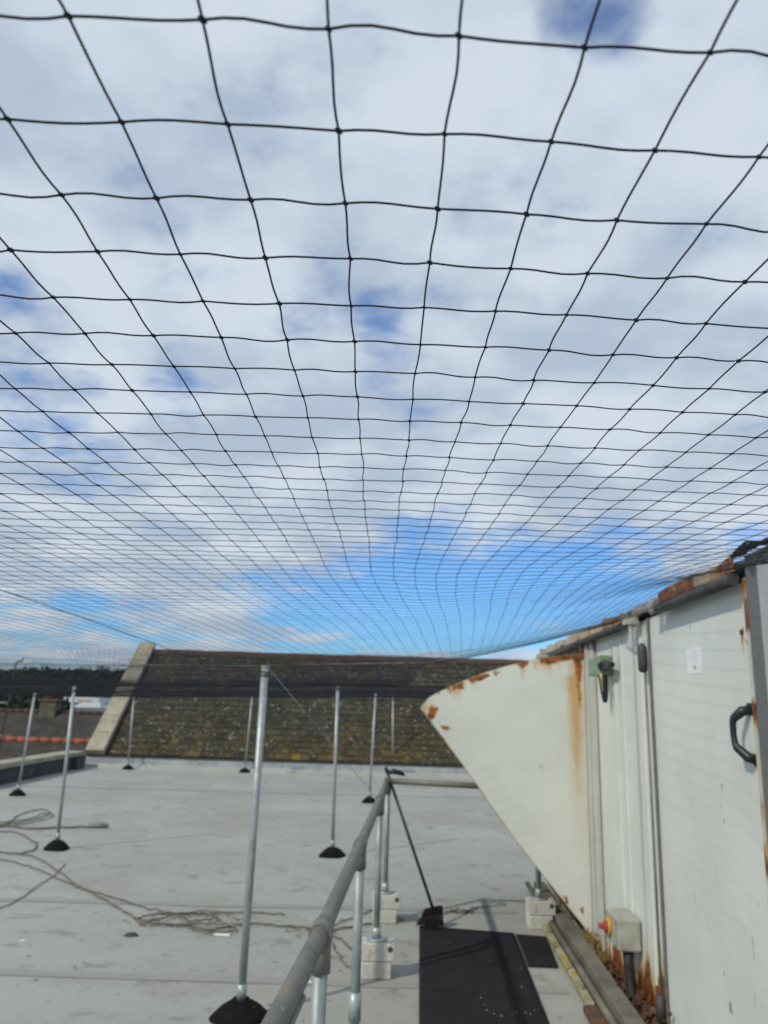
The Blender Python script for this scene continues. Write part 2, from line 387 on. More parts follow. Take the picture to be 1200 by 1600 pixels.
fil = MB(); fil.hexa([(-7, -.20, -.31), (6.2, -.20, -.31), (-7, -.046, -.31), (6.2, -.046, -.31), (-7, -.19, -.306), (6.2, -.19, -.306), (-7, -.046, -.20), (6.2, -.046, -.20)])
fil.build('angle_fillet', M_roof, rf)

# ------------------------------------------------------------------ hills, wood and the town on the left
n = 60; V = []; F = []
for j in range(n):
    for i in range(n):
        x = -420+i*840/(n-1); yy = 150+j*350/(n-1)
        z = -9+17.5*float(sstep(150, 300, yy))+3*math.sin(x*.013+1.1)*float(sstep(180, 300, yy))+1.2*math.sin(x*.05)
        V.append((x, yy, z if j else -12))
F = [(j*n+i, j*n+i+1, (j+1)*n+i+1, (j+1)*n+i) for j in range(n-1) for i in range(n-1)]
mb = MB(); mb.v = V; mb.f = F; mb.sm = [True]*len(F); struct('hill', mb, M_hill)
cl = []; tn_ = []
for _ in range(2600):
    x = rng.uniform(-300, 60); yy = rng.uniform(150, 330)
    z = -9+17.5*float(sstep(150, 300, yy))+3*math.sin(x*.013+1.1)*float(sstep(180, 300, yy))
    R_ = rng.uniform(2.2, 4.2); t = rng.uniform(.6, 1.3)
    k = 60; d = rng.normal(size=(k, 3)); d /= np.linalg.norm(d, axis=1)[:, None]; d[:, 2] = np.abs(d[:, 2])
    c = np.array([x, yy, z+.6]) + d*R_*rng.uniform(.6, 1.0, (k, 1))*np.array([1, 1, 1.0])
    for q in c:
        u = rng.normal(size=(4, 3))*.5; cl.append(q+u); tn_ += [t*rng.uniform(.8, 1.2)]*4
V = np.concatenate(cl); nq = len(cl)
Fq = (np.arange(nq)[:, None]*4 + np.array([0, 1, 2, 3])[None]).astype(np.int32)
o = link(bpy.data.objects.new('distant_wood', np_mesh('distant_wood', V, Fq, M_wood_leaf, False, np.array(tn_))))
tag(o, 'dark wooded hillside on the skyline beyond the town at left', 'wood'); o['kind'] = 'stuff'

def house(name, label, x0, x1, yr, zr, dep, drop, ridge_m, walls=True):
    h = thing(name, label, 'house', ((x0+x1)/2, yr, 0)); a_, b_ = x0-(x0+x1)/2, x1-(x0+x1)/2
    MB().hexa([(a_, -dep, zr-drop-.15), (b_, -dep, zr-drop-.15), (a_, 0, zr-.15), (b_, 0, zr-.15), (a_, -dep, zr-drop), (b_, -dep, zr-drop), (a_, 0, zr), (b_, 0, zr)]) \
        .hexa([(a_, 0.001, zr-.15), (b_, 0.001, zr-.15), (a_, dep, zr-drop-.15), (b_, dep, zr-drop-.15), (a_, 0.001, zr), (b_, 0.001, zr), (a_, dep, zr-drop), (b_, dep, zr-drop)]).build('roof', M_slfar, h)
    w = MB(); w.box(a_+.1, -dep+.3, -9, b_-.1, dep-.3, zr-drop-.1); 
    for xx in (a_+.1, b_-.3):
        w.v += [(xx+dx, y_, z_) for dx in (0, .2) for y_, z_ in ((-dep+.3, zr-drop-.1), (dep-.3, zr-drop-.1), (0, zr-.2))]
        b = len(w.v)-6; w.f += [(b, b+1, b+2), (b+3, b+5, b+4), (b, b+2, b+5, b+3), (b+1, b+4, b+5, b+2)]; w.sm += [False]*4
    w.build('wall', M_wall, h)
    x = a_
    while x < b_-.2:
        L = min(.45, b_-x); MB().tube([(x, 0, zr+.01), (x+L-.004, 0, zr-.02)], .12, 8).build('ridge_tile', ridge_m, h); x += .45
    return h
h1 = house('terraced_house', 'nearer dark slate roof with red clay ridge just beyond the parapet', -24, -9.2, 32, -.08, 4.0, 2.6, M_redridge)
h2 = house('terraced_house', 'farther brown slate roof with stone chimney and orange pot at left', -22, -10, 42, .82, 4.2, 3.0, M_ridge)
ch = MB().box(5.5-7.0, -.4, .3, 6.3-7.0, .4, 1.35).box(5.42-7.0, -.46, 1.352, 6.38-7.0, .46, 1.46).build('chimney', M_stone, h2); ch.location.x = .05-.0
pt = MB().lathe([(.15, 0), (.13, .30), (.17, .32), (.17, .40), (.12, .41)], (-1.25, 0, 1.461), 12).build('chimney_pot', M_pot, ch)
wb = thing('harbour_building', 'long white flat-roofed building with faded red fascia far off at left', 'building', (-43, 120, 0))
MB().box(-7, 0, -9, 4.2, 12, .7).build('wall', M_patch, wb)
MB().box(-3.6, -.8, .75, 1.7, 12.2, 1.5).build('roof', M_white, wb)
MB().box(-1.6, -.86, .95, .6, -.803, 1.22).build('fascia', mat('faded_red', (.5, .25, .22), .7), wb)
for k in range(5): MB().box(-3.2+k*1.3, -.05, -.9, -2.3+k*1.3, -.003, .2).build('window', M_glass, wb)
wb2 = thing('harbour_shed', 'small white shed with glazed front below the white building', 'shed', (-38.0, 105, 0))
MB().box(-1.7, 0, -9, 1.7, 5, .2).build('wall', M_white, wb2); MB().hexa([(-1.9, -.3, .2), (1.9, -.3, .2), (-1.9, 5.2, .2), (1.9, 5.2, .2), (-1.9, -.3, .3), (1.9, -.3, .3), (-1.2, 2, .9), (1.2, 2, .9)]).build('roof', M_greylt, wb2)
for k in range(3): MB().box(-1.4+k*1.0, -.05, -1.4, -.7+k*1.0, -.003, -.2).build('window', M_glass, wb2)
def far_tree(x, yy, zt, R_, lab):
    t = thing('tree', lab, 'tree', (x, yy, -9))
    MB().tube([(0, 0, 0), (.2, .1, (zt+9)*.5), (0, 0, zt+9-R_)], [.35, .25, .08], 8).build('trunk', M_stone, t)
    k = 1500; d = rng.normal(size=(k, 3)); d /= np.linalg.norm(d, axis=1)[:, None]
    lump = 1+.25*np.sin(d[:, 0]*5+x)*np.cos(d[:, 2]*6+1)+.12*np.sin(d[:, 1]*11)
    c = d*(R_*lump*rng.uniform(.55, 1.0, k))[:, None]*np.array([1, 1, .85])+np.array([0, 0, zt+9-R_*.85])
    q = c[:, None, :]+rng.normal(size=(k, 4, 3))*.16
    me = np_mesh('crown', q.reshape(-1, 3), (np.arange(k)[:, None]*4+np.arange(4)[None]).astype(np.int32), M_wood_leaf, False, np.repeat(rng.uniform(.6, 1.3, k), 4))
    link(bpy.data.objects.new('crown', me), t)
far_tree(-20.2, 50, 1.3, 1.2, 'dark round tree just right of the stone chimney')
far_tree(-26.2, 56, 1.6, 2.6, 'dark broad tree at far left behind the roofs')
far_tree(-22.5, 55, 1.6, 2.2, 'dark tree directly behind the chimney at left')
# aerial mast on the parapet
ms = thing('aerial_mast', 'thin leaning aerial mast with bent hook top beside the left parapet', 'mast', (-7.3, 16, .2))
MB().tube([(-.12, 0, 0), (-.03, 0, 1.4), (.0, 0, 1.95), (.01, 0, 2.07)], .016, 8).build('pole', M_dark, ms)
MB().tube([(.01, 0, 2.07), (.05, 0, 2.10), (.11, 0, 2.10), (.15, 0, 2.17)], .014, 8).build('hook', M_dark, ms)
for z in (.66, 1.28): MB().tube([(-.75, 0, z+.01), (-.06, 0, z)], .014, 8).build('cross_bar', M_greylt, ms)

# ================================================================== PLANT UNIT ON THE RIGHT
ang = -math.atan(.05)
unit = thing('plant_room', 'large white metal plant enclosure with door, rusty flashing and side hood at right', 'plant enclosure', (1.29, 0, 0), ang)
def wear_sheet(name, m_, parent, outline_top, outline_bot, u0, u1, to3, nu, nv, wearf, th=.003, nrm=(0, -1, 0), label=None):
    """a thin steel sheet gridded between a bottom and a top outline, with per-vertex wear (rust, stain, grime)"""
    us = np.linspace(u0, u1, nu); V = []; C_ = []
    for u in us:
        zb, zt = outline_bot(u), outline_top(u)
        zz = np.linspace(zb, zt, nv)
        for z in zz: V.append(to3(u, z)); C_.append(wearf(u, z, zb, zt))
    F = [(i*nv+j, (i+1)*nv+j, (i+1)*nv+j+1, i*nv+j+1) for i in range(nu-1) for j in range(nv-1)]
    N0 = len(V); nr = Vector(nrm)*th
    V2 = [tuple(Vector(v)-nr) for v in V]; F += [tuple(N0+q for q in f[::-1]) for f in F]
    rim = [i*nv for i in range(nu)] + [(nu-1)*nv+j for j in range(1, nv)] + [i*nv+nv-1 for i in range(nu-2, -1, -1)] + [j for j in range(nv-2, 0, -1)]
    for a_, b_ in zip(rim, rim[1:]+rim[:1]): F.append((b_, a_, N0+a_, N0+b_))
    me = bpy.data.meshes.new(name); me.from_pydata(V+V2, [], F); me.materials.append(m_); me.update()
    a = me.color_attributes.new('wear', 'FLOAT_COLOR', 'POINT')
    c = np.array(C_+C_, np.float32); a.data.foreach_set('color', np.column_stack([c, np.ones(len(c))]).astype(np.float32).ravel())
    o = link(bpy.data.objects.new(name, me), parent)
    if label: o['label'] = label
    return o
def N1(x, y, s=0): return float(vnoise(np.float64(x), np.float64(y), s))
def blob(u, z, cu, cz, ru, rz):
    if abs(u-cu) > ru+.05 or abs(z-cz) > rz+.05: return 0.0
    u += .055*(N1(u*28, z*28, 21)-.5); z += .045*(N1(u*24, z*31, 22)-.5); return max(0.0, 1-math.hypot((u-cu)/ru, (z-cz)/rz))
def streak(u, z, cu, z0, w, L, jig=0):
    if z > z0+.01: return 0.0
    d = (z0-z)/L
    if d > 1: return 0.0
    return max(0, 1-abs(u-cu-.004*math.sin(z*30))/(w*(1-.55*d)))*(1-d)

# door (s from 3.07 to 4.40): local x = 0 plane, y = s
ZT = 2.17
def w_door(u, z, zb, zt):
    rust = blob(u, z, 3.14, 1.965, .018, .04)*1.4 + blob(u, z, 3.075, 1.4, .012, .10)+blob(u, z, 3.075, 1.2, .012, .06) + max(0, .5-(z-zb)/.16)*N1(u*14, z*10, 4)*1.3
    st_ = streak(u, z, 3.14, 1.95, .016, .16)*1.1 + max(0, 1-abs(u-3.075)/.02)*.35*N1(u, z*5, 9)
    gr = 0
    for cu, z0, w, L, a_ in ((3.45, 1.05, .008, .13, .8), (3.5, 1.28, .006, .1, .8), (3.9, 1.50, .010, .09, .6), (3.88, 1.26, .009, .10, .6), (3.35, .9, .006, .16, .8), (3.62, 1.02, .008, .17, .7), (3.28, .82, .006, .13, .8), (3.30, .66, .006, .17, .8),
                             (3.92, .85, .008, .3, .6), (3.52, .7, .006, .12, .5), (3.48, 1.36, .03, .05, .5), (3.75, 2.06, .012, .06, .9), (3.4, .42, .006, .2, .5)):
        gr += a_*streak(u, z, cu, z0, w, L)*1.3
    for cu, cz, r_ in ((3.62, .62, .014), (3.55, .50, .016), (3.47, 1.21, .014), (3.2, .95, .011), (4.0, .5, .01), (3.75, .74, .01)): gr += blob(u, z, cu, cz, r_, r_*1.2)*1.3
    gr += max(0, 1-(4.41-u)/.05)*.5 + max(0, 1-(zt-z)/.06)*.3 + .18*max(0, N1(u*6, z*2.2, 3)-.5)
    return (rust, st_, gr)
door = wear_sheet('door', M_door, unit, lambda u: ZT, lambda u: .13, 3.07, 4.405, lambda u, z: (0, u, z), 130, 150, w_door, nrm=(-1, 0, 0), th=.04)
# side panel between door and corner (s 4.42 to 5.80)
def w_side(u, z, zb, zt):
    edge = max(0, (5.2-u)/1.3)
    lo = .10+.16*N1(u*9, 3, 5)+.12*N1(u*25, 7, 2)+.10*sstep(5.2, 4.6, u)
    rust = 1.3 if z < lo-.12 else max(0, 1.1-(z-lo+.12)/.09*1.1)
    st_ = .7*max(0, 1-(z-lo)/.12)*N1(u*20, 1, 8)
    gr = max(0, 1-abs(u-4.78)/.05)*.45 + max(0, 1-abs(u-5.06)/.02)*.45 + max(0, 1-abs(u-5.24)/.015)*.25+ .4*max(0, 1-abs(u-5.78)/.02)
    gr += .9*max(0, 1-(zt-z)/.22)*max(0, N1(u*7, 2, 6)-.15)*(1.2 if u < 5.1 else .6)
    if 2.0 < z < 2.10: gr += max(0, 1-abs(u-5.3)/.10)*.5
    dz = z-(1.99+.25*abs(u-4.72)); 
    if 4.5 < u < 4.95: gr += max(0, 1-abs(dz)/.014)*.8 + (.35 if dz > 0 else 0)*N1(u*12, z*4, 1)
    gr += .55*max(0, N1(u*16, z*.8, 3)-.45) + .3*max(0, N1(u*40, z*.5, 13)-.5)
    return (rust, st_, gr)
side = wear_sheet('side_panel', M_door, unit, lambda u: ZT, lambda u: .06, 4.435, 5.80, lambda u, z: (.004, u, z), 150, 170, w_side, nrm=(-1, 0, 0), th=.03, label='ribbed pale panel between the door and the hood, rusted through at its foot')
for u in (4.62, 5.06, 5.24): MB().box(-.004, u-.012, .25, .006, u+.012, 2.12).build('panel_rib', M_door, unit, bevel=.004)
# far wall (behind the hood)
def w_far(u, z, zb, zt): return (max(0, 1-(z-zb)/.15)*N1(u*8, z*3, 2)*1.2, 0, .3*N1(u*3, z*3, 1))
wear_sheet('rear_panel', M_trim, unit, lambda u: ZT-.02, lambda u: .1, 6.10, 8.2, lambda u, z: (.01, u, z), 30, 30, w_far, nrm=(-1, 0, 0), th=.03)
# body of the enclosure behind the sheets
MB().box(.055, 3.07, .14, 1.9, 8.2, 2.16).build('body', M_dark, unit)
MB().box(-.03, 3.02, 2.232, 1.95, 8.28, 2.245).build('roof_sheet', M_greylt, unit)
# corner trims
def w_trim(u, z, zb, zt): return (max(0, 1-(z-zb)/.06)*.9, max(0, 1-(z-zb)/.25)*.4, .15+.45*max(0, 1-(zt-z)/.12)+.25*N1(u*40, z*3, 3))
wear_sheet('corner_trim', M_trim, unit, lambda u: 2.165, lambda u: .05, 5.815, 5.94, lambda u, z: (-.018, u, z), 8, 60, w_trim, nrm=(-1, 0, 0), th=.02)
wear_sheet('corner_trim', M_trim, unit, lambda u: 2.165, lambda u: .05, 5.955, 6.045, lambda u, z: (-.03, u, z), 8, 60, w_trim, nrm=(-1, 0, 0), th=.025)
wear_sheet('door_frame', M_trim, unit, lambda u: 2.18, lambda u: .1, 3.035, 3.066, lambda u, z: (-.016, u, z), 4, 90,
           lambda u, z, a_, b_: (1.2*max(0, N1(2, z*9, 4)-.58)*2, .5*N1(3, z*4, 5), .3*N1(u*30, z*4, 3)), nrm=(-1, 0, 0), th=.02)
MB().box(-.012, 4.412, .12, -.002, 4.426, 2.17).build('door_gap_seal', M_rod, unit)
# locking rod with its spindle
rod = MB().tube([(-.028, 4.445, .10), (-.026, 4.447, 1.0), (-.026, 4.449, 1.92)], .007, 8).build('locking_rod', M_rod, unit)
MB().tube([(-.034, 4.45, 1.87), (-.036, 4.45, 1.885), (-.036, 4.45, 2.01), (-.034, 4.45, 2.03)], [.014, .026, .026, .012], 10).build('rod_spindle', M_dark, rod)
MB().tube([(-.034, 4.44, .14), (-.034, 4.44, .26)], [.022, .022], 10).build('rod_sleeve', M_dark, rod)
# handle
hp = [(-.002, 3.125, 1.700), (-.032, 3.135, 1.692), (-.056, 3.155, 1.665), (-.066, 3.16, 1.625), (-.066, 3.16, 1.575), (-.062, 3.155, 1.535), (-.048, 3.135, 1.500), (-.024, 3.115, 1.475), (-.002, 3.10, 1.462)]
hp = [(-.002, 3.125, 1.672), (-.030, 3.13, 1.668), (-.054, 3.155, 1.640), (-.057, 3.16, 1.625), (-.058, 3.16, 1.583), (-.056, 3.155, 1.545), (-.052, 3.15, 1.530), (-.026, 3.11, 1.496), (-.002, 3.10, 1.490)]
hd = MB().tube(hp, [.019, .020, .016, .013, .012, .013, .016, .020, .019], 12).build('door_handle', M_black, door)
hd.scale = (1.0, 1, 1)                               # a moulded pull, thick at both feet
MB().box(-.004, 3.105, 1.655, -.0005, 3.15, 1.70).build('handle_plate', M_black, hd)
MB().box(-.004, 3.08, 1.465, -.0005, 3.125, 1.51).build('handle_plate', M_black, hd)
lb = MB().box(-.0018, 3.625, 1.835, -.0004, 3.815, 1.955).build('label', M_label, door)
pr_ = MB()
for k in range(6): pr_.box(-.0022, 3.65+.02*(k % 2), 1.935-k*.010, -.0019, 3.78-.015*(k % 3), 1.937-k*.010)
pr_.box(-.0022, 3.70, 1.86, -.0019, 3.705, 1.88); pr_.build('label_print', M_print, lb)
MB().box(-.0022, 3.69, 1.852, -.0019, 3.73, 1.872).build('label_mark', M_printo, lb)
MB().lathe([(.010, -.002), (.010, .004), (.004, .006)], (0, 0, 0), 10).build('bolt', M_dark, door, loc=(-.004, 3.14, 1.975)).rotation_euler = (0, -math.pi/2, 0)
# drip rail and rusty flashing above
def w_cap(u, z, zb, zt):
    a_ = N1(u*5, z*8, 11); b_ = N1(u*17, z*20, 12)
    base = .35 + (.75 if 3.5 < u < 4.05 else 0) + (.25 if u < 3.25 else 0) + (.35 if 4.85 < u < 5.4 else 0)
    return (base*(.45+.75*a_)*(.6+.6*b_), .5*a_, .4*b_)
wear_sheet('top_flashing', M_rustcap, unit, lambda u: 2.265+.006*math.sin(u*9), lambda u: 2.205, 3.05, 4.08, lambda u, z: (-.05+.008*math.sin(u*14), u, z), 90, 10, w_cap, nrm=(-1, 0, 0), th=.01)
wear_sheet('top_flashing', M_rustcap, unit, lambda u: 2.245+.006*math.sin(u*9), lambda u: 2.20, 4.12, 4.80, lambda u, z: (-.035+.006*math.sin(u*12), u, z), 60, 8,
           lambda u, z, a_, b_: (.9 if 4.62 < u < 4.74 else .1*N1(u*9, z*9), .3*N1(u*8, z*4, 2), .25*N1(u*20, z*20)), nrm=(-1, 0, 0), th=.01)
wear_sheet('top_flashing', M_rustcap, unit, lambda u: 2.25+.008*math.sin(u*11), lambda u: 2.19, 4.83, 8.2, lambda u, z: (-.045+.01*math.sin(u*13), u, z), 150, 8, w_cap, nrm=(-1, 0, 0), th=.01)
MB().tube([(-.052, 3.06, 2.175), (-.052, 4.06, 2.175)], .026, 10).build('drip_rail', M_dark, unit, bevel=0)
MB().tube([(-.045, 4.85, 2.165), (-.045, 8.25, 2.165)], .024, 10).build('drip_rail', M_dark, unit)
for u in (4.09, 4.125): MB().tube([(-.06, u, 2.16), (-.085, u, 2.19), (-.06, u, 2.235)], .014, 8).build('clamp', M_greylt, unit)
MB().box(-.09, 4.55, 2.15, -.02, 4.64, 2.20).build('clamp', M_rustcap, unit)
# rusty bracket work past the corner
MB().box(-.06, 6.07, 2.04, .01, 6.20, 2.19).build('bracket', M_base, unit)
MB().box(-.07, 6.8, 2.02, -.05, 6.86, 2.2).build('bracket', M_base, unit)
MB().tube([(-.09, 6.1, 2.14), (-.10, 7.4, 2.12), (-.16, 8.3, 2.11)], .022, 8).build('conduit', M_dark, unit)
MB().box(-.22, 7.2, 2.10, -.03, 7.26, 2.14).build('bracket', M_galv, unit)
# hood: side cheek facing the camera + body behind
TOPP = [(-1.268, 1.644), (-1.211, 1.715), (-1.14, 1.756), (-1.066, 1.792), (-.95, 1.845), (-.871, 1.879), (-.75, 1.925), (-.627, 1.965), (-.48, 2.005), (-.333, 2.038), (-.16, 2.062), (-.03, 2.072)]
BOTP = [(-1.268, 1.636), (-.965, 1.259), (-.591, .758), (-.144, .235), (-.03, .10)]
def interp(P, u):
    return float(np.interp(u, [q[0] for q in P], [q[1] for q in P]))
def w_cheek(u, z, zb, zt):
    d = zt-z; q = math.hypot(u+1.268, z-1.64)
    rust = 0.0; st_ = 0.0
    rust += 1.1*blob(u, z, -1.195, 1.625, .055, .07) + .75*blob(u, z, -1.20, 1.575, .045, .06)
    rust += 1.0*blob(u, z, -.985, 1.815, .07, .04) + 1.1*blob(u, z, -1.03, 1.785, .05, .045)+ 1.1*blob(u, z, -.86, 1.875, .09, .045) + .8*blob(u, z, -.80, 1.895, .05, .03)
    rust += .65*blob(u, z, -1.09, 1.50, .05, .03)+.5*blob(u, z, -1.13, 1.755, .03, .025)
    rust += 1.1*blob(u, z, -.50, 1.985, .07, .045) + .6*blob(u, z, -.70, 1.925, .03, .05)
    rust += 1.2*max(0, 1-d/.055)*float(sstep(-.40, -.30, u)) + max(0, 1-d/.10)*.9*blob(u, z, -.29, 2.0, .10, .16)
    rust += 1.0*streak(u, z, -.075, 2.07, .05, .50)
    st_ += .8*streak(u, z, -.10, 2.0, .085, 1.05) + .5*streak(u, z, -.12, 1.9, .12, 1.5)
    for cu, L in ((-.50, .16), (-.29, .20), (-.34, .12), (-.22, .12), (-.86, .1), (-1.02, .12), (-.98, .16), (-.40, .1)): st_ += .8*streak(u, z, cu, zt-.02, .05, L)
    st_ += .6*max(0, 1-q/.13) + .55*max(0, 1-(z-zb)/.035)*N1(u*11, z*3, 4) + .35*blob(u, z, -1.07, 1.42, .08, .02)
    st_ += .22*max(0, 1-(u+1.268)/1.24)*0 + .28*float(sstep(-.25, 0, u))*max(0, 1-abs(z-1.0)/1.1)
    for cu, cz in ((-.23, .35), (-.10, .27)): rust += .7*blob(u, z, cu, cz, .03, .04)
    gr = .6*streak(u, z, -.70, zt, .012, .10) + .5*blob(u, z, -.39, 1.25, .05, .03) + .8*blob(u, z, -.27, 1.0, .012, .012) + .8*blob(u, z, -.27, .62, .02, .014)
    gr += .10*max(0, N1(u*5, z*4, 8)-.4)+ .25*max(0, 1-(z-zb)/.012)
    return (rust, st_, gr)
PY = 6.062
hood = wear_sheet('hood_cheek', M_panel, unit, lambda u: interp(TOPP, u), lambda u: interp(BOTP, u), -1.268, -.03, lambda u, z: (u, PY, z), 170, 190, w_cheek, th=.004, label='triangular cream side cheek of the hood with rust along its top edge')
# folded edges of the cheek and the body of the hood behind it
lip = MB()
for P, off in ((TOPP, .0), (BOTP, .0)):
    for (a0, z0), (a1, z1) in zip(P, P[1:]):
        dx, dz = a1-a0, z1-z0; L = math.hypot(dx, dz); nx, nz = -dz/L*.012, dx/L*.012
        if P is BOTP: nx, nz = -nx, -nz
        lip.hexa([(a0, PY+.005, z0), (a1, PY+.005, z1), (a0, PY+.06, z0), (a1, PY+.06, z1), (a0+nx*.4, PY+.005, z0+nz*.4), (a1+nx*.4, PY+.005, z1+nz*.4), (a0+nx*.4, PY+.06, z0+nz*.4), (a1+nx*.4, PY+.06, z1+nz*.4)])
lip.build('folded_edge', M_lichen, hood)
tp = MB()
for (a0, z0), (a1, z1) in zip(TOPP, TOPP[1:]):
    tp.hexa([(a0, PY+.06, z0-.02), (a1, PY+.06, z1-.02), (a0, 7.95, z0-.02), (a1, 7.95, z1-.02), (a0, PY+.06, z0-.01), (a1, PY+.06, z1-.01), (a0, 7.95, z0-.01), (a1, 7.95, z1-.01)])
tp.build('hood_top', M_rustcap, unit)
ck = MB()
for (a0, z0), (a1, z1) in zip(BOTP, BOTP[1:]):
    ck.quad((a0, 7.95, z0), (a0, 7.95, interp(TOPP, a0)-.02), (a1, 7.95, interp(TOPP, a1)-.02), (a1, 7.95, z1))
    ck.quad((a0, 7.96, z0), (a1, 7.96, z1), (a1, 7.96, interp(TOPP, a1)-.02), (a0, 7.96, interp(TOPP, a0)-.02))
ck.build('far_cheek', M_panel, unit)
for k in range(12):                                   # louvre blades across the sloping intake
    f = (k+.5)/12; u = -1.2+f*1.1; z = interp(BOTP, u)+.02
    MB().hexa([(u, PY+.07, z), (u+.10, PY+.07, z+.03), (u, 7.94, z), (u+.10, 7.94, z+.03), (u, PY+.07, z+.006), (u+.10, PY+.07, z+.036), (u, 7.94, z+.006), (u+.10, 7.94, z+.036)]).build('louvre_blade', M_dark, unit)
# green rotary switch
gs = MB().box(-.085, 5.31, 1.885, -.002, 5.47, 2.02).build('rotary_switch', M_green, unit, bevel=.010)
MB().box(-.095, 5.472, 1.89, -.012, 5.62, 2.01).build('switch_cover', M_green, gs, bevel=.010)
MB().tube([(-.07, 5.30, 1.945), (-.075, 5.275, 1.945)], [.030, .030], 12).build('switch_knob', M_black, gs)
MB().hexa([(-.075, 5.08, 1.93), (-.035, 5.08, 1.93), (-.08, 5.275, 1.915), (-.035, 5.275, 1.915), (-.075, 5.08, 1.96), (-.035, 5.08, 1.96), (-.08, 5.275, 1.985), (-.035, 5.275, 1.985)]).build('switch_lever', M_black, gs, bevel=.008)
MB().tube([(-.06, 5.335, 1.885), (-.055, 5.335, 1.84), (-.05, 5.335, 1.75), (-.05, 5.335, 1.71)], [.032, .030, .022, .014], 12).build('cable_gland', M_black, gs)
MB().tube([(-.09, 5.24, 1.90), (-.092, 5.235, 1.86), (-.085, 5.24, 1.78)], [.010, .006, .005], 8).build('earth_tag', M_brass, gs)
# emergency stop box
es = MB().box(-.135, 4.87, .335, -.003, 5.16, .505).build('stop_switch_box', M_beige, unit, bevel=.012)
MB().box(-.139, 4.89, .345, -.1355, 5.14, .495).build('box_lid', M_beige, es, bevel=.004)
def disc(name, m_, x0, x1, cy, cz, r0, r1, par): return MB().tube([(x0, cy, cz), (x1, cy, cz)], [r0, r1], 18).build(name, m_, par)
disc('yellow_ring', M_yellow, -.139, -.158, 5.04, .425, .050, .046, es)
disc('red_collar', M_red, -.158, -.175, 5.04, .425, .034, .030, es)
MB().box(-.205, 5.02, .412, -.175, 5.06, .438).build('red_knob', M_red, es, bevel=.006)
MB().tube([(-.07, 4.92, .335), (-.07, 4.91, .25), (-.065, 4.88, .10), (-.05, 4.80, .0)], [.032, .028, .026, .026], 10).build('armoured_cable', M_fill, es)
for zz in (.36, .48):
    for yy in (4.90, 5.13): disc('box_screw', M_dark, -.139, -.142, yy, zz, .006, .005, es)
# base frame
MB().box(-.01, 3.07, .02, .05, 8.2, .058).build('base_frame', M_base, unit)
MB().box(.03, 3.07, .0, 1.9, 8.2, .018).build('base_shadow_tray', M_base, unit)

# rust scale heaped at the foot of the panel
V = []; T = []
fl = MB(); ft = []
for _ in range(900):
    s = rng.uniform(4.2, 5.75); w = float(sstep(5.9, 4.4, s)); zz = abs(rng.normal())*.05*(.4+w)+.01
    lx = -.01-abs(rng.normal())*.05; a_ = rng.uniform(.008, .028); 
    u1 = Vector(rng.normal(size=3)).normalized()*a_; u2 = u1.orthogonal().normalized()*a_*rng.uniform(.4, 1); u3 = u1.cross(u2).normalized()*.003
    c = Vector((lx, s, zz)); b = len(fl.v)
    P8 = [c-u1-u2-u3, c+u1-u2*.6-u3, c-u1*.7+u2-u3, c+u1*.8+u2-u3, c-u1-u2+u3, c+u1-u2*.6+u3, c-u1*.7+u2+u3, c+u1*.8+u2+u3]
    fl.hexa(P8); g_ = rng.uniform(.4, 1.8); ft += [(g_, g_*rng.uniform(.8, 1.1), g_)]*8
o = fl.build('rust_scale', M_flake, unit); o['kind'] = 'stuff'
a = o.data.color_attributes.new('tone', 'FLOAT_COLOR', 'POINT'); a.data.foreach_set('color', np.column_stack([np.array(ft), np.ones(len(ft))]).astype(np.float32).ravel())

# steel channel and timber batten lying along the foot of the unit
chn = thing('steel_channel', 'long weathered grey steel channel lying along the foot of the plant enclosure', 'channel', (1.29, 0, 0), ang)
MB().box(-.20, 3.3, .035, -.10, 7.8, .115).build('web', M_chan, chn, bevel=.006)
MB().box(-.215, 3.3, .0, -.085, 7.8, .034).build('flange', M_chan, chn, bevel=.004)
MB().tube([(-.235, 3.2, .055), (-.232, 5.4, .055), (-.232, 8.0, .055)], .022, 10).build('conduit', M_chan, chn)
bt = thing('timber_batten', 'lichen-yellowed timber batten between the mats and the steel channel', 'batten', (1.29, 0, 0), ang)
y = 4.95
for k in range(4):
    L = (.52, .50, .48, .35)[k]
    MB().box(-.305, y, .002, -.258, y+L-.012, .048).build('batten_length', M_lichen, bt, bevel=.006); y += L
MB().box(-.33, 4.3, .0, -.245, 4.94, .04).build('batten_length', M_base, bt, bevel=.008)
for (s, lx, hh) in ((6.0, -.08, .14), (5.85, -.06, .16), (5.6, -.07, .11)):
    wd = MB()
    for _ in range(26):
        a_ = rng.uniform(0, 6.28); rr = rng.uniform(.01, .06); h_ = hh*rng.uniform(.4, 1)
        wd.tube([(0, 0, 0), (math.cos(a_)*rr*.4, math.sin(a_)*rr*.6, h_*.6), (math.cos(a_)*rr, math.sin(a_)*rr*1.3, h_)], [.002, .0018, .0006], 4)
        q = Vector((math.cos(a_)*rr*.8, math.sin(a_)*rr, h_*.85)); 
        wd.quad(q+Vector((0, 0, .012)), q+Vector((.009, .004, 0)), q+Vector((0, 0, -.012)), q+Vector((-.009, -.004, 0)))
    o = wd.build('weed', M_weed); ca, sa = math.cos(ang), math.sin(ang)
    o.location = (1.29+lx*ca-s*sa, lx*sa+s*ca, .05)
    tag(o, {6.0: 'dry yellow weed under the tall corner trim', 5.85: 'brown weed tuft nearer the rusted panel foot', 5.6: 'shortest dry weed beside the emergency stop box'}[s], 'weed')

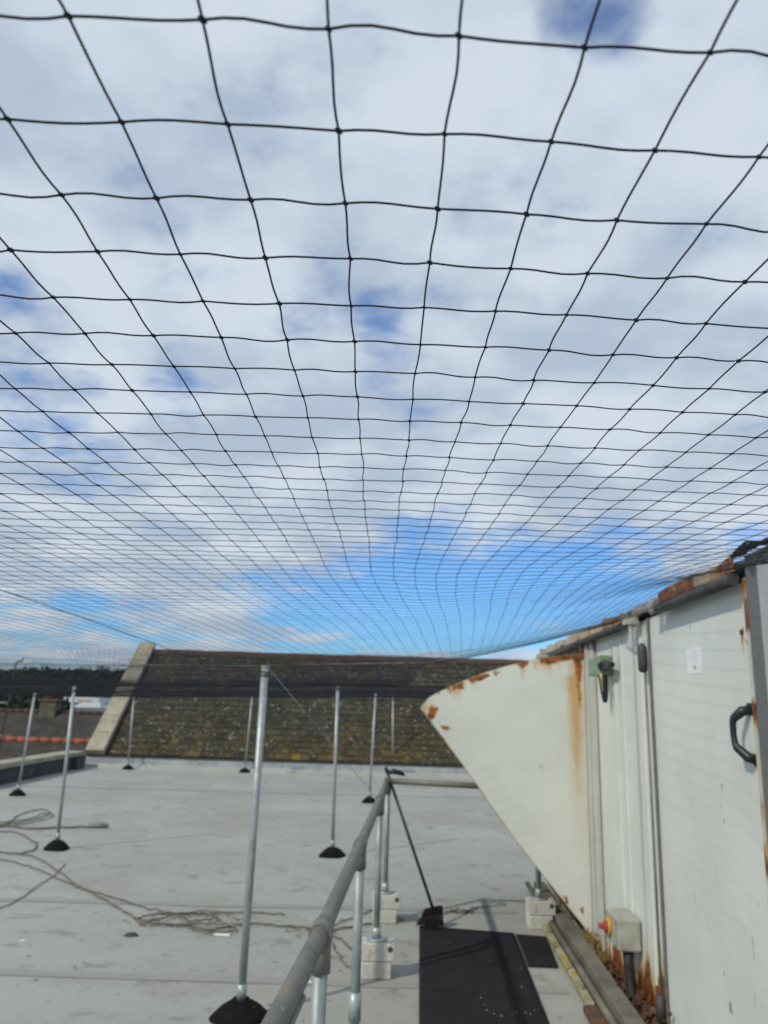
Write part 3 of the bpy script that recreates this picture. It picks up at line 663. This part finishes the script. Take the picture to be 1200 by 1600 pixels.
# grey cabinet nearer the camera on the right
gc = thing('grey_cabinet', 'tall plain grey metal cabinet at the right edge, next to the door', 'cabinet', (1.29, 0, 0), ang)
MB().box(-.035, 2.05, .0, 1.5, 2.985, 2.255).build('body', M_greycab, gc, bevel=.004)
MB().box(-.043, 2.06, .05, -.037, 2.86, 2.2).build('cover_panel', M_greylt, gc, bevel=.003)
rn = MB()
for k in range(5):
    pts = [(-.06+.02*rng.normal(), 2.0+j*.12+.01*rng.normal(), 2.262+.006*rng.normal()+.005*math.sin(j+k)) for j in range(9)]
    pts.append((-.05, 3.03+.012*k, 2.265))
    rn.tube(pts, .005+.003*rng.random(), 6)
tag(rn.build('bundled_net', M_fill), 'bundled black netting lying along the top of the grey cabinet', 'net bundle')
bundle = bpy.data.objects['bundled_net']; bundle.location = (1.29, 0, 0); bundle.rotation_euler = (0, 0, ang)

# ================================================================== NET POLES
POLES = [((-.69, 4.71), (-.675, 4.71, 1.877), 'nearest galvanised net pole, tallest in view, left of the handrail'),
         ((-.464, 9.375), (-.48, 9.375, 1.882), 'galvanised net pole standing just left of the handrail corner, second row'),
         ((-.106, 14.41), (-.053, 14.41, 1.87), 'galvanised net pole right behind the handrail corner, its foot partly hidden'),
         ((.398, 20.0), (.36, 20.0, 1.854), 'distant net pole by the slate roof, directly behind the broom top'),
         ((-3.141, 19.6), (-3.08, 19.6, 1.823), 'distant net pole by the slate roof, half hidden by the nearest pole'),
         ((-5.895, 19.5), (-5.93, 19.5, 1.68), 'distant net pole by the slate roof, nearest the stone verge'),
         ((-3.513, 9.31), (-3.53, 9.31, 1.778), 'leaning net pole standing among the loose ropes at left'),
         ((-6.025, 13.94), (-5.956, 13.94, 1.713), 'leftmost net pole, beside the low parapet')]
def foot_mesh():
    mb = MB(); n = 20
    prof = [(1.0, 0), (1.0, .018), (.93, .03), (.66, .072), (.40, .098), (.28, .102), (.24, .100)]
    mb.v = []
    for (q, z) in prof:
        for k in range(n):
            t = 2*math.pi*k/n; lob = 1+.07*math.cos(4*t)
            mb.v.append((.175*q*lob*math.cos(t), .15*q*lob*math.sin(t), z))
    for i in range(len(prof)-1):
        for k in range(n): mb.f.append((i*n+k, i*n+(k+1) % n, (i+1)*n+(k+1) % n, (i+1)*n+k)); mb.sm.append(True)
    mb.f.append(tuple((len(prof)-1)*n+k for k in range(n))); mb.sm.append(False)
    for k in range(4):
        t = math.pi/4+k*math.pi/2; c, s = math.cos(t), math.sin(t)
        mb.hexa([(c*.05-s*.012, s*.05+c*.012, .085), (c*.05+s*.012, s*.05-c*.012, .085), (c*.155-s*.010, s*.13+c*.010, .012), (c*.155+s*.010, s*.13-c*.010, .012),
                 (c*.05-s*.010, s*.05+c*.010, .112), (c*.05+s*.010, s*.05-c*.010, .112), (c*.155-s*.008, s*.13+c*.008, .032), (c*.155+s*.008, s*.13-c*.008, .032)])
    return mb.mesh('rubber_foot', M_rubber)
FM = foot_mesh()
DOT = MB().tube([(0, 0, 0), (0, 0, .004)], .016, 10).mesh('foot_plug', M_yellow)
COL = MB().tube([(0, 0, .10), (0, 0, .17)], .027, 12).mesh('foot_collar', M_galv)
for k, ((bx, by), (tx, ty, tz), lab) in enumerate(POLES):
    t = thing('net_pole', lab, 'net pole', (bx, by, 0), 0, 'galvanised poles holding up the bird net')
    w = .0215 if k == 0 else .019
    MB().tube([(0, 0, .03), (tx-bx, ty-by, tz-.03)], w, 14).build('tube', M_galv, t)
    MB().tube([(tx-bx, 0, tz-.03), (tx-bx, 0, tz-.022)], w*1.12, 14).build('top_cap', M_galv, t)
    MB().tube([(tx-bx, 0, tz-.022), (tx-bx+.012, 0, tz-.005), (tx-bx, 0, tz+.012), (tx-bx-.012, 0, tz-.005), (tx-bx, 0, tz-.022)], .003, 6).build('eye_bolt', M_galv, t)
    f = link(bpy.data.objects.new('rubber_foot', FM), t); f.rotation_euler.z = .2+k*.35; f.scale = (.87, .87, .9)
    link(bpy.data.objects.new('foot_collar', COL), t)
    tie = MB()
    for q in range(3): tie.tube([(tx-bx+math.cos(a_)*w*1.08, math.sin(a_)*w*1.08, tz-.055-.012*q+.003*math.sin(a_*2+q)) for a_ in np.linspace(0, 6.4, 12)], .0035, 5)
    tie.tube([(tx-bx+w, 0, tz-.06), (tx-bx+w+.02, -.01, tz-.09), (tx-bx+w+.012, -.012, tz-.13)], .0025, 4)
    tie.build('net_tie', M_fill, t)
    d_ = link(bpy.data.objects.new('foot_plug', DOT), f); d_.location = (.07, -.06, .068); d_.rotation_euler = (.7, .3, 0); 

# ================================================================== HANDRAIL
RZT = 1.05
rail = thing('guard_rail', 'weathered grey tubular handrail with posts turning right behind the mats', 'handrail', (0, 0, 0))
def rx(y): return float(np.interp(y, [.9, 1.694, 2.333, 3.696, 6.75], [-.23, -.18, -.135, -.061, .098]))
MB().tube([(rx(y), y, RZT) for y in (.9, 1.7, 2.33, 3.0, 3.7, 5.46, 6.75)], .024, 16).build('top_rail', M_rail, rail)
MB().tube([(.098, 6.75, RZT), (1.40, 6.70, RZT-.03)], .024, 14).build('top_rail', M_rail, rail)
PST = [(rx(6.75), 6.75), (rx(5.46), 5.46), (rx(3.70), 3.70), (rx(2.33), 2.33), (1.31, 6.70), (1.40, 7.2)]
for k, (x, y) in enumerate(PST[:5]):
    h0 = .205
    MB().tube([(x, y, h0), (x, y, RZT-.02)], .021, 14).build('post', M_post, rail)
    pl = MB().tube([(x, y, h0), (x, y, h0+.012)], .062, 18).build('base_plate', M_galv, rail)
    MB().tube([(x, y, h0+.012), (x, y, h0+.075)], .028, 14).build('base_socket', M_galv, pl)
    fit = MB().tube([(x, y, RZT-.10), (x, y, RZT-.012)], .028, 14)
    dy = .045
    if k < 4: fit.tube([(rx(y-dy), y-dy, RZT), (rx(y+dy*.9), y+dy*.9, RZT)], .030, 16)
    else: fit.tube([(x-dy, y, RZT-.028), (x+dy, y, RZT-.03)], .030, 16)
    fit.build('clamp_fitting', M_rail, rail)
MB().tube([(-.061, 3.70, .36), (-.061, 3.70, .47)], .027, 14).build('post_sleeve', M_galv, rail)
MB().tube([(rx(1.9)+.02, 1.9, RZT-.02), (rx(1.3)+.02, 1.3, RZT-.02)], .008, 6).build('strap', M_rail, rail)
LAB = [('far corner post of the handrail', 'rail corner post'), ('second handrail post, beside the mat', 'second post'), ('third handrail post', 'third post'), ('nearest handrail post', 'nearest post'), ('right-hand handrail post behind the hood', 'right post')]
for k, (x, y) in enumerate(PST[:5]):
    for lv in range(2):
        w, d, h = ((.185, .14, .095), (.21, .155, .10))[lv]
        mb = MB(); z0 = .001 if lv == 0 else .101
        z1 = .098 if lv == 0 else .203
        mb.box(-w/2, -d/2, z0, w/2, d/2, z1)
        o = mb.build('concrete_block', M_conc, None, bevel=.007); o.location = (x+(.0, .012)[lv], y-.01+.01*lv, 0); o.rotation_euler.z = random.uniform(-.10, .10)
        tag(o, ('%s cream concrete block under the %s' % (('lower', 'upper')[lv], LAB[k][0])), 'concrete block', 'concrete blocks carrying the handrail posts')
        if lv:                                        # the dark core hole in the end of the block
            MB().tube([(w/2-.03, -d/2-.002, .172), (w/2-.03, -d/2+.01, .172)], .017, 12).build('core_hole', M_dark, o)

# ================================================================== BROOM
br = thing('broom', 'black broom leaning on the handrail corner with its head on the mat corner', 'broom', (.475, 6.62, 0))
Hb = Vector((.0, .01, .12)); Ht = Vector((-.385, -.02, 1.125))
MB().tube([Hb, Ht], .0125, 10).build('handle', M_broomh, br)
MB().tube([Ht, Ht+(Ht-Hb).normalized()*.045], .015, 10).build('handle_grip', M_black, br)
hk = MB().tube([Ht+Vector((0, 0, .0)), Ht+Vector((.05, 0, .012)), Ht+Vector((.11, .0, .0)), Ht+Vector((.14, 0, -.018))], [.014, .022, .020, .006], 8).build('hanging_strap', M_black, br)
hb = MB().hexa([(-.085, -.04, .075), (.075, -.045, .10), (-.09, .04, .075), (.07, .04, .10), (-.065, -.028, .125), (.07, -.035, .155), (-.07, .03, .125), (.07, .03, .155)]).build('head', M_rubber, br, bevel=.01)
bs = MB()
for i in range(22):
    for j in range(9):
        u = -.085+i*.0073; v = -.040+j*.0095; z1 = .078+.025*(u+.085)/.16
        a_, b_ = rng.normal()*.016+u*.15-.02, rng.normal()*.014+v*.45
        bs.tube([(u, v, z1), (u+a_*.4, v+b_*.4, z1*.5), (u+a_, v+b_, .018)], [.0042, .0036, .0026], 4)
o = bs.build('bristles', M_bristle, br); o['kind'] = 'stuff'

# ================================================================== MATS
def mat_obj(pts, lab, h=.011):
    n = 24; mb = MB(); (a, b, c, d) = [Vector((q[0], q[1], 0)) for q in pts]     # near-left, near-right, far-right, far-left
    G = [[(a.lerp(b, i/n)).lerp(d.lerp(c, i/n), j/n) for j in range(n+1)] for i in range(n+1)]
    idx = {}
    for i in range(n+1):
        for j in range(n+1):
            q = G[i][j]; e = min(i, j, n-i, n-j)
            idx[i, j] = len(mb.v); mb.v.append((q.x, q.y, .008+h+.0025*math.sin(q.x*9+q.y*5)*min(1, e/2)+(0 if e else -.002)))
    for i in range(n):
        for j in range(n): mb.f.append((idx[i, j], idx[i+1, j], idx[i+1, j+1], idx[i, j+1])); mb.sm.append(True)
    rim = [(i, 0) for i in range(n)]+[(n, j) for j in range(n)]+[(i, n) for i in range(n, 0, -1)]+[(0, j) for j in range(n, 0, -1)]
    b0 = len(mb.v)
    for (i, j) in rim: q = G[i][j]; mb.v.append((q.x, q.y, .006))
    R_ = len(rim)
    for k in range(R_): mb.f.append((idx[rim[k]], b0+k, b0+(k+1) % R_, idx[rim[(k+1) % R_]])); mb.sm.append(False)
    return tag(mb.build('rubber_mat', M_mat), lab, 'mat', 'black rubber walkway mats')
mat_obj([(.15, 2.4), (.84, 2.5), (1.070, 6.46), (.365, 6.58)], 'long black rubber walkway mat running between handrail and plant enclosure')
mat_obj([(1.040, 5.71), (1.235, 5.70), (1.30, 6.40), (1.084, 6.44)], 'short black mat tucked between the long mat and the timber batten', .008)

# ================================================================== ROPES ON THE ROOF
def smooth(pts, sub=6, wob=.012, z=.012):
    P = [Vector((q[0], q[1], 0)) for q in pts]; out = []
    for i in range(len(P)-1):
        p0 = P[max(i-1, 0)]; p1 = P[i]; p2 = P[i+1]; p3 = P[min(i+2, len(P)-1)]
        for k in range(sub):
            t = k/sub
            q = .5*((2*p1)+(-p0+p2)*t+(2*p0-5*p1+4*p2-p3)*t*t+(-p0+3*p1-3*p2+p3)*t**3)
            q.x += wob*rng.normal()*.5; q.y += wob*rng.normal(); q.z = z+abs(rng.normal())*.004; out.append(q)
    q = P[-1].copy(); q.z = z; out.append(q); return out
def rope(pts, rad, lab, m_=None, z=None, group='loose ropes and cables lying on the flat roof'):
    rad *= .78; o = MB().tube(smooth(pts, z=z or rad+.002), rad, 7).build('rope', m_ or M_rope)
    return tag(o, lab, 'rope', group)
rope([(-5.0, 9.3), (-3.99, 9.0), (-3.47, 8.73), (-2.65, 7.6), (-2.27, 7.17), (-1.91, 6.7), (-1.64, 6.45), (-1.39, 6.43), (-1.23, 6.32), (-1.1, 6.39), (-.93, 6.53), (-.73, 6.5), (-.53, 6.48), (-.38, 6.36), (-.2, 6.5), (.0, 6.62)], .0095, 'longest brown rope snaking from the left edge to the handrail')
rope([(-4.6, 8.9), (-3.81, 8.62), (-3.34, 8.29), (-2.91, 7.83), (-2.52, 7.45), (-2.24, 7.24), (-1.95, 6.99), (-1.63, 6.77), (-1.42, 6.75), (-1.03, 6.84), (-.7, 6.82)], .008, 'thinner rope running just above the longest one on the roof')
rope([(-5.6, 9.9), (-4.84, 10.8), (-4.98, 11.66), (-4.97, 12.28), (-4.71, 12.06), (-4.61, 11.43), (-4.73, 10.93), (-4.9, 10.3), (-5.4, 10.1)], .010, 'large rope loop at the left edge, behind the leaning pole')
rope([(-5.4, 10.4), (-4.75, 11.3), (-4.75, 11.9), (-4.55, 11.8), (-4.5, 11.3), (-4.7, 10.7), (-5.2, 10.2)], .008, 'inner rope loop at the left edge behind the leaning pole')
rope([(-5.2, 10.3), (-4.59, 10.27), (-4.39, 10.26), (-4.05, 9.85), (-3.74, 9.33), (-3.77, 8.96), (-3.99, 9.0), (-4.5, 9.1)], .010, 'rope looping towards the foot of the leaning pole')
rope([(-4.68, 10.72), (-4.31, 10.52), (-4.05, 10.68), (-3.8, 10.78), (-3.68, 10.8)], .016, 'thick short rope end with whipped tip behind the leaning pole')
tag(MB().tube([(-3.70, 10.8, .03), (-3.56, 10.83, .035), (-3.45, 10.82, .03)], [.028, .035, .02], 8).build('hose_nozzle', M_rod), 'dark nozzle at the tip of the thick short rope', 'nozzle')
rope([(-3.3, 6.1), (-2.94, 6.77), (-2.97, 7.56), (-3.01, 8.0), (-3.1, 8.5)], .006, 'thin straight cord crossing the long rope at left')
rope([(-1.80, 6.5), (-1.72, 6.62), (-1.5, 6.66), (-1.36, 6.5), (-1.2, 6.6), (-1.3, 6.73), (-1.5, 6.7), (-1.62, 6.5), (-1.75, 6.42), (-1.4, 6.4), (-1.1, 6.45), (-1.0, 6.3), (-1.15, 6.22), (-1.35, 6.3)], .0085, 'tangled coil of brown rope left of the nearest pole', z=.02)
rope([(-1.7, 6.62), (-1.45, 6.70), (-1.3, 6.78), (-1.05, 6.6), (-.9, 6.42)], .006, 'thinner cord knotted through the brown rope coil', z=.03)
rope([(-.33, 6.4), (-.27, 6.1), (-.22, 5.85), (-.15, 5.6), (-.02, 5.58)], .006, 'thin cord looping round the second handrail post foot')
rope([(-.38, 6.32), (-.22, 6.2), (-.15, 6.0), (-.05, 5.95)], .009, 'short frayed rope end beside the second handrail post')
rope([(-.30, 6.55), (-.1, 6.85), (.02, 7.1), (.08, 7.15), (.25, 6.75), (.42, 6.85)], .006, 'thin cord passing behind the corner post blocks')
rope([(.58, 7.0), (.68, 7.1), (.75, 7.05), (.86, 7.22), (.98, 7.25), (1.15, 7.36)], .006, 'thin dark cord on the roof behind the broom head')
def litter(name, pts_n, m_, lab, area, sz):
    mb = MB(); tn = []
    for _ in range(pts_n):
        x, y = area(); a_ = rng.uniform(0, 6.28); s = sz*rng.uniform(.4, 1.3); c, s_ = math.cos(a_)*s, math.sin(a_)*s
        k = rng.uniform(.3, .7)
        mb.quad((x-c, y-s_, .006), (x+s_*k, y-c*k, .010), (x+c, y+s_, .007+.01*rng.random()), (x-s_*k, y+c*k, .008)); g = rng.uniform(.5, 1.5); tn += [(g, g, g)]*4
    o = mb.build(name, m_); o['kind'] = 'stuff'; tag(o, lab, 'debris')
    a = o.data.color_attributes.new('tone', 'FLOAT_COLOR', 'POINT'); a.data.foreach_set('color', np.column_stack([np.array(tn), np.ones(len(tn))]).astype(np.float32).ravel())
def near_coil(): return (rng.normal(-1.4, .25), rng.normal(6.5, .09)) if rng.random() < .6 else (rng.normal(-.42, .08), rng.normal(6.4, .07))
litter('leaf_litter', 190, M_leaf, 'brown leaf litter caught in the tangled rope', near_coil, .014)
litter('scattered_grit', 320, M_leaf, 'small dark grit and leaves scattered over the flat roof', lambda: (rng.uniform(-6.5, 1.2), rng.uniform(3.6, 9.5)), .011)
litter('cord_side_debris', 60, M_leaf, 'dark leaves behind the broom head', lambda: (rng.normal(.75, .08), rng.normal(7.1, .04)), .016)
def lump(x, y, s, lab, m_, nm):
    mb = MB(); q = [(rng.normal()*.15+math.cos(a_), rng.normal()*.15+math.sin(a_)) for a_ in np.linspace(0, 6.28, 8)[:-1]]
    b = 0; mb.v = [(u*s, v*s*.6, .004) for u, v in q]+[(u*s*.6, v*s*.4, .012+.01*rng.random()) for u, v in q]
    n = len(q); mb.f = [(i, (i+1) % n, n+(i+1) % n, n+i) for i in range(n)]+[tuple(range(n, 2*n))]; mb.sm = [False]*(n+1)
    o = mb.build(nm, m_); o.location = (x, y, 0); tag(o, lab, nm.replace('_', ' '))
lump(-1.72, 6.15, .06, 'dark moss clump on the roof below the rope coil', M_leaf, 'moss_clump')
for o_ in [bpy.data.objects['moss_clump']]: set_tone(o_.data, (.8, .8, .8))
wp = MB().hexa([(-.085, -.02, .004), (.085, -.03, .004), (-.07, .03, .004), (.09, .02, .004), (-.08, -.018, .020), (.08, -.02, .018), (-.07, .025, .022), (.085, .018, .015)]).build('plastic_scrap', M_paper, None, bevel=.004)
wp.scale = (.7, .7, .8); wp.location = (-1.08, 6.22, 0); tag(wp, 'white plastic scrap lying in the rope loop left of the nearest pole', 'scrap')
mb = MB()
for _ in range(22):
    if rng.random() < .5: x = rng.uniform(.62, .93); y = 5.02+.22*math.sin(x*6)+.03*rng.normal()
    else: x = rng.uniform(.32, 1.0); y = rng.uniform(4.8, 6.3)
    a_ = rng.uniform(.002, .007); mb.quad((x-a_, y, .0225), (x, y-a_*.6, .024), (x+a_, y+.002, .0235), (x, y+a_*.7, .0245))
o = mb.build('mat_crumbs', M_conc); o['kind'] = 'stuff'; tag(o, 'pale crumbs scattered on the long black mat', 'debris')
for (x, y, lab) in ((-2.4, 5.95, 'tiny white scrap at the left, alone on the bare roof'), (-.36, 5.3, 'tiny white scrap left of the second handrail post')):
    o = MB().hexa([(-.02, -.012, .003), (.02, -.008, .003), (-.015, .012, .003), (.02, .01, .003), (-.018, -.01, .008), (.018, -.008, .007), (-.014, .01, .009), (.018, .008, .006)]).build('paper_scrap', M_paper); o.location = (x, y, 0); tag(o, lab, 'scrap')

# ================================================================== BIRD NET
SX, SY = .0490, .0573
def wallx(y): return 1.29+.05*y-.03
def netS(y):                                          # sideways drift of the length cords
    y = np.asarray(y, float)
    return np.where(y < 1.1, 0, 0)+ .105*np.clip(y-1.7, 0, None)*sstep(1.0, 2.7, y) * 1.0 - .06*np.clip(y-5, 0, None)
def netZ(x, y):
    x = np.asarray(x, float); y = np.asarray(y, float)
    yy = np.clip(y, -1, 1.6)
    near = .245+.03*yy
    h = near + (.225-.293)*sstep(1.5, 4.6, y)
    h = h + .027*np.minimum(x, 0) + .02*np.clip(x, 0, .4)*0
    k = sstep(.9, 3.0, y)*(1-sstep(5.0, 8.0, y))
    rise = .21*np.clip(x-.10, 0, None)**1.3
    h = h+k*rise
    # shallow sag between the pole rows
    sag = .035*np.abs(np.sin(np.pi*(y-4.7)/4.8))*sstep(4.7, 6, y) + .015*np.abs(np.sin(np.pi*(x+.5)/3.0))*sstep(4, 6, y)*(x < .2)
    h = h - sag
    return 1.65+h
def rowY(j, x): return .247+.0047*0+j*SY+.054*np.asarray(x)*(1-.6*sstep(4, 9, j*SY))
def colX(i, y): return -.026+i*SX+netS(y)
JX = {}
def jit(i, j, s):                                     # per-knot random offset, repeatable
    i = np.asarray(i).astype(np.int64); j = np.asarray(j).astype(np.int64)
    n = (i*374761393 + j*668265263 + s*974634777) & 0x7fffffff
    n = ((n ^ (n >> 13))*1274126177) & 0x7fffffff
    return ((n ^ (n >> 16)) & 0xffff)/65535.0-.5
def slow(i, j, s): return vnoise(np.asarray(i, float)*.23+50, np.asarray(j, float)*.31+50, s)-.5
def knot(i, j):
    """position of the knot where length cord i meets cross cord j"""
    i = np.asarray(i); j = np.asarray(j)
    y = rowY(j, 0.0*i); x = colX(i, y); y = rowY(j, x); x = colX(i, y)
    x = x + jit(i, j, 1)*.0020 + slow(i, j, 5)*.0035
    y = y + jit(i, j, 2)*.0026 + slow(i, j, 6)*.0042
    z = netZ(x, y) + jit(i, j, 3)*.0008 + slow(i, j, 7)*.0032
    return np.stack([x, y, z], -1)
def tubes(P, rad, n):
    """P: (k,3) polyline -> tube vertices / quads"""
    T = np.gradient(P, axis=0); T /= np.linalg.norm(T, axis=1)[:, None]+1e-12
    up = np.array([0, 0, 1.0]); A = np.cross(T, up); A /= np.linalg.norm(A, axis=1)[:, None]+1e-12; B = np.cross(A, T)
    th = 2*np.pi*np.arange(n)/n
    V = P[:, None, :] + rad*(A[:, None, :]*np.cos(th)[None, :, None] + B[:, None, :]*np.sin(th)[None, :, None])
    K = len(P); a = np.arange(K-1)[:, None]*n; k = np.arange(n)[None, :]; k2 = (k+1) % n
    F = np.stack([a+k, a+k2, a+n+k2, a+n+k], -1).reshape(-1, 4)
    return V.reshape(-1, 3), F
def lace(K, kind, I, J, fine):
    """densify a run of knots into a slightly curling cord"""
    if fine <= 1: return K
    seg = K[1:]-K[:-1]; t = np.arange(fine)/fine
    base = K[:-1, None, :] + seg[:, None, :]*t[None, :, None]
    a1 = (.0005 + .0013*jit(I[:-1], J[:-1], 8+kind))[:, None]; a2 = (.0012*jit(I[:-1], J[:-1], 10+kind)*2)[:, None]
    w = a1*np.sin(2*np.pi*t)[None]*(1.0 if kind == 0 else .45) + a2*np.sin(np.pi*t)[None]
    if kind == 0: base[..., 1] -= w; base[..., 2] += w*.5
    else: base[..., 0] += w; base[..., 2] -= abs(w)*.3
    return np.concatenate([base.reshape(-1, 3), K[-1:]])
net = thing('bird_net', 'black knotted bird netting stretched overhead across the whole flat roof', 'bird net', (0, 0, 0))
J0, J1 = -14, 353
def clip(P):                                          # keep inside parapet, unit and far edge
    y_ = P[:, 1]; lim = np.where(y_ < 4.9, wallx(y_), np.where(y_ < 8.35, .30, 2.9))     # the net is cut back round the hood
    return (P[:, 0] > -7.25) & (P[:, 0] < lim) & (y_ < 20.45)
def add_cord(P, rad, n, name='net_cord'):
    V, F = tubes(P, rad, n); link(bpy.data.objects.new(name, np_mesh(name, V, F, M_cord)), net)
def runs(ok):
    out = []; s = None
    for k, b in enumerate(ok):
        if b and s is None: s = k
        if (not b) and s is not None: out.append((s, k)); s = None
    if s is not None: out.append((s, len(ok)))
    return [q for q in out if q[1]-q[0] > 1]
stV, stF, off = [], [], 0
def stuff_cord(P, rad, n):
    global off
    V, F = tubes(P, rad, n); stV.append(V); stF.append(F+off); off += len(V)
RAD = .00062
NCOL = 0
cols = sorted(range(-175, 56), key=abs)
for q, i in enumerate(cols):
    J = np.arange(J0, J1+1); I = np.full(len(J), i); K = knot(I, J); ok = clip(K)
    rr = runs(ok)
    if not rr: continue
    for s, e in rr[1:]: stuff_cord(K[s:e], RAD*1.5, 3)
    s, e = rr[0]; Kc, Ic, Jc = K[s:e], I[s:e], J[s:e]
    near = abs(i) <= 34
    # fine part
    nf = int(np.searchsorted(Jc, 46)) if near else 0
    parts = []
    if nf > 2: parts.append(lace(Kc[:nf], 1, Ic[:nf], Jc[:nf], 6)[:-1]); rest = Kc[nf-1:]
    else: rest = Kc
    if len(rest) > 1: parts.append(rest)
    P_ = np.concatenate(parts)
    if q < 170: add_cord(P_, RAD, 5 if near else 4); NCOL += 1
    else: stuff_cord(P_, RAD, 3)
for j in range(J0, J1+1):
    I = np.arange(-175, 60); J = np.full(len(I), j); K = knot(I, J); ok = clip(K); rr = runs(ok)
    if not rr: continue
    s, e = rr[0]; Kc, Ic, Jc = K[s:e], I[s:e], J[s:e]
    if j < 46:
        m_ = (Ic > -40) & (Ic < 40); a0, a1 = np.argmax(m_), len(m_)-np.argmax(m_[::-1])
        parts = [Kc[:a0], lace(Kc[a0:a1], 0, Ic[a0:a1], Jc[a0:a1], 6), Kc[a1:]]
        P_ = np.concatenate([q for q in parts if len(q)])
    else: P_ = Kc
    if j < 130-14: add_cord(P_, RAD*(1+.45*min(1, max(0, j-50)/60)), 5 if j < 46 else 4)
    else: stuff_cord(P_, RAD*1.5, 3)
o = link(bpy.data.objects.new('far_cords', np_mesh('far_cords', np.concatenate(stV), np.concatenate(stF), M_cord)), net); o['kind'] = 'stuff'
# knots: small twisted lumps
ico = []
ph = (1+5**.5)/2
iv = np.array([(-1, ph, 0), (1, ph, 0), (-1, -ph, 0), (1, -ph, 0), (0, -1, ph), (0, 1, ph), (0, -1, -ph), (0, 1, -ph), (ph, 0, -1), (ph, 0, 1), (-ph, 0, -1), (-ph, 0, 1)])/1.9
iF = np.array([(0, 11, 5), (0, 5, 1), (0, 1, 7), (0, 7, 10), (0, 10, 11), (1, 5, 9), (5, 11, 4), (11, 10, 2), (10, 7, 6), (7, 1, 8), (3, 9, 4), (3, 4, 2), (3, 2, 6), (3, 6, 8), (3, 8, 9), (4, 9, 5), (2, 4, 11), (6, 2, 10), (8, 6, 7), (9, 8, 1)])
I, J = np.meshgrid(np.arange(-32, 33), np.arange(-6, 60)); I = I.ravel(); J = J.ravel()
K = knot(I, J); K = K[clip(K)]
sc = np.array([.0020, .0012, .0013])
ca, sa = math.cos(.6), math.sin(.6); iv2 = iv*sc; iv2 = np.stack([iv2[:, 0]*ca-iv2[:, 1]*sa, iv2[:, 0]*sa+iv2[:, 1]*ca, iv2[:, 2]], -1)
V = (K[:, None, :]+iv2[None]*rng.uniform(.85, 1.25, (len(K), 1, 1))).reshape(-1, 3); Fk = (np.arange(len(K))[:, None, None]*12+iF[None]).reshape(-1, 3)
o = link(bpy.data.objects.new('knots', np_mesh('knots', V, Fk, M_cord)), net); o['kind'] = 'stuff'

# support wires and ropes
def wire(pts, rad, lab, m_, name='support_wire', cat='wire'):
    return tag(MB().tube(pts, rad, 6).build(name, m_), lab, cat, 'tension wires and ropes carrying the net')
wire([(-7.18, 4.9, 1.72), (-3.6, 4.8, 1.80), (-.70, 4.72, 1.855)], .0028, 'thin pale tension wire from the left to the nearest pole top', M_galv)
wire([(-.66, 4.71, 1.862), (.3, 4.60, 1.90), (1.48, 4.45, 2.19)], .0018, 'thin wire from the nearest pole top to the plant enclosure', M_galv)
wire([(-.66, 4.71, 1.85), (.0, 5.46, 1.06)], .0012, 'thin guy wire slanting from the nearest pole top to the handrail', M_galv, 'guy_wire')
yy = np.arange(1.0, 20.4, .3); xx = -.98+.25*(netS(yy)); zz = netZ(xx, yy)-.004
wire([(float(a_), float(b_), float(c_)) for a_, b_, c_ in zip(xx, yy, zz)], .0013, 'thicker black lacing rope running lengthwise under the net at left', M_cord, 'lacing_rope', 'rope')
for yw, lab in ((9.35, 'second cross wire, dark, above the row of poles with the leaning one'), (14.2, 'third cross wire, dark, above the leftmost pole'), (20.42, 'farthest cross wire along the net edge before the slate roof')):
    xs = np.arange(-7.2, 2.9 if yw > 8 else 1.6, .4); zz = netZ(xs, yw)-.006
    wire([(float(a_), yw, float(b_)) for a_, b_ in zip(xs, zz)], .006, lab, M_fill)
yy = np.arange(0, 20.4, .4); zz = netZ(-7.2, yy)-.004
wire([(-7.2, float(a_), float(b_)) for a_, b_ in zip(yy, zz)], .004, 'edge wire of the net above the left parapet', M_fill)
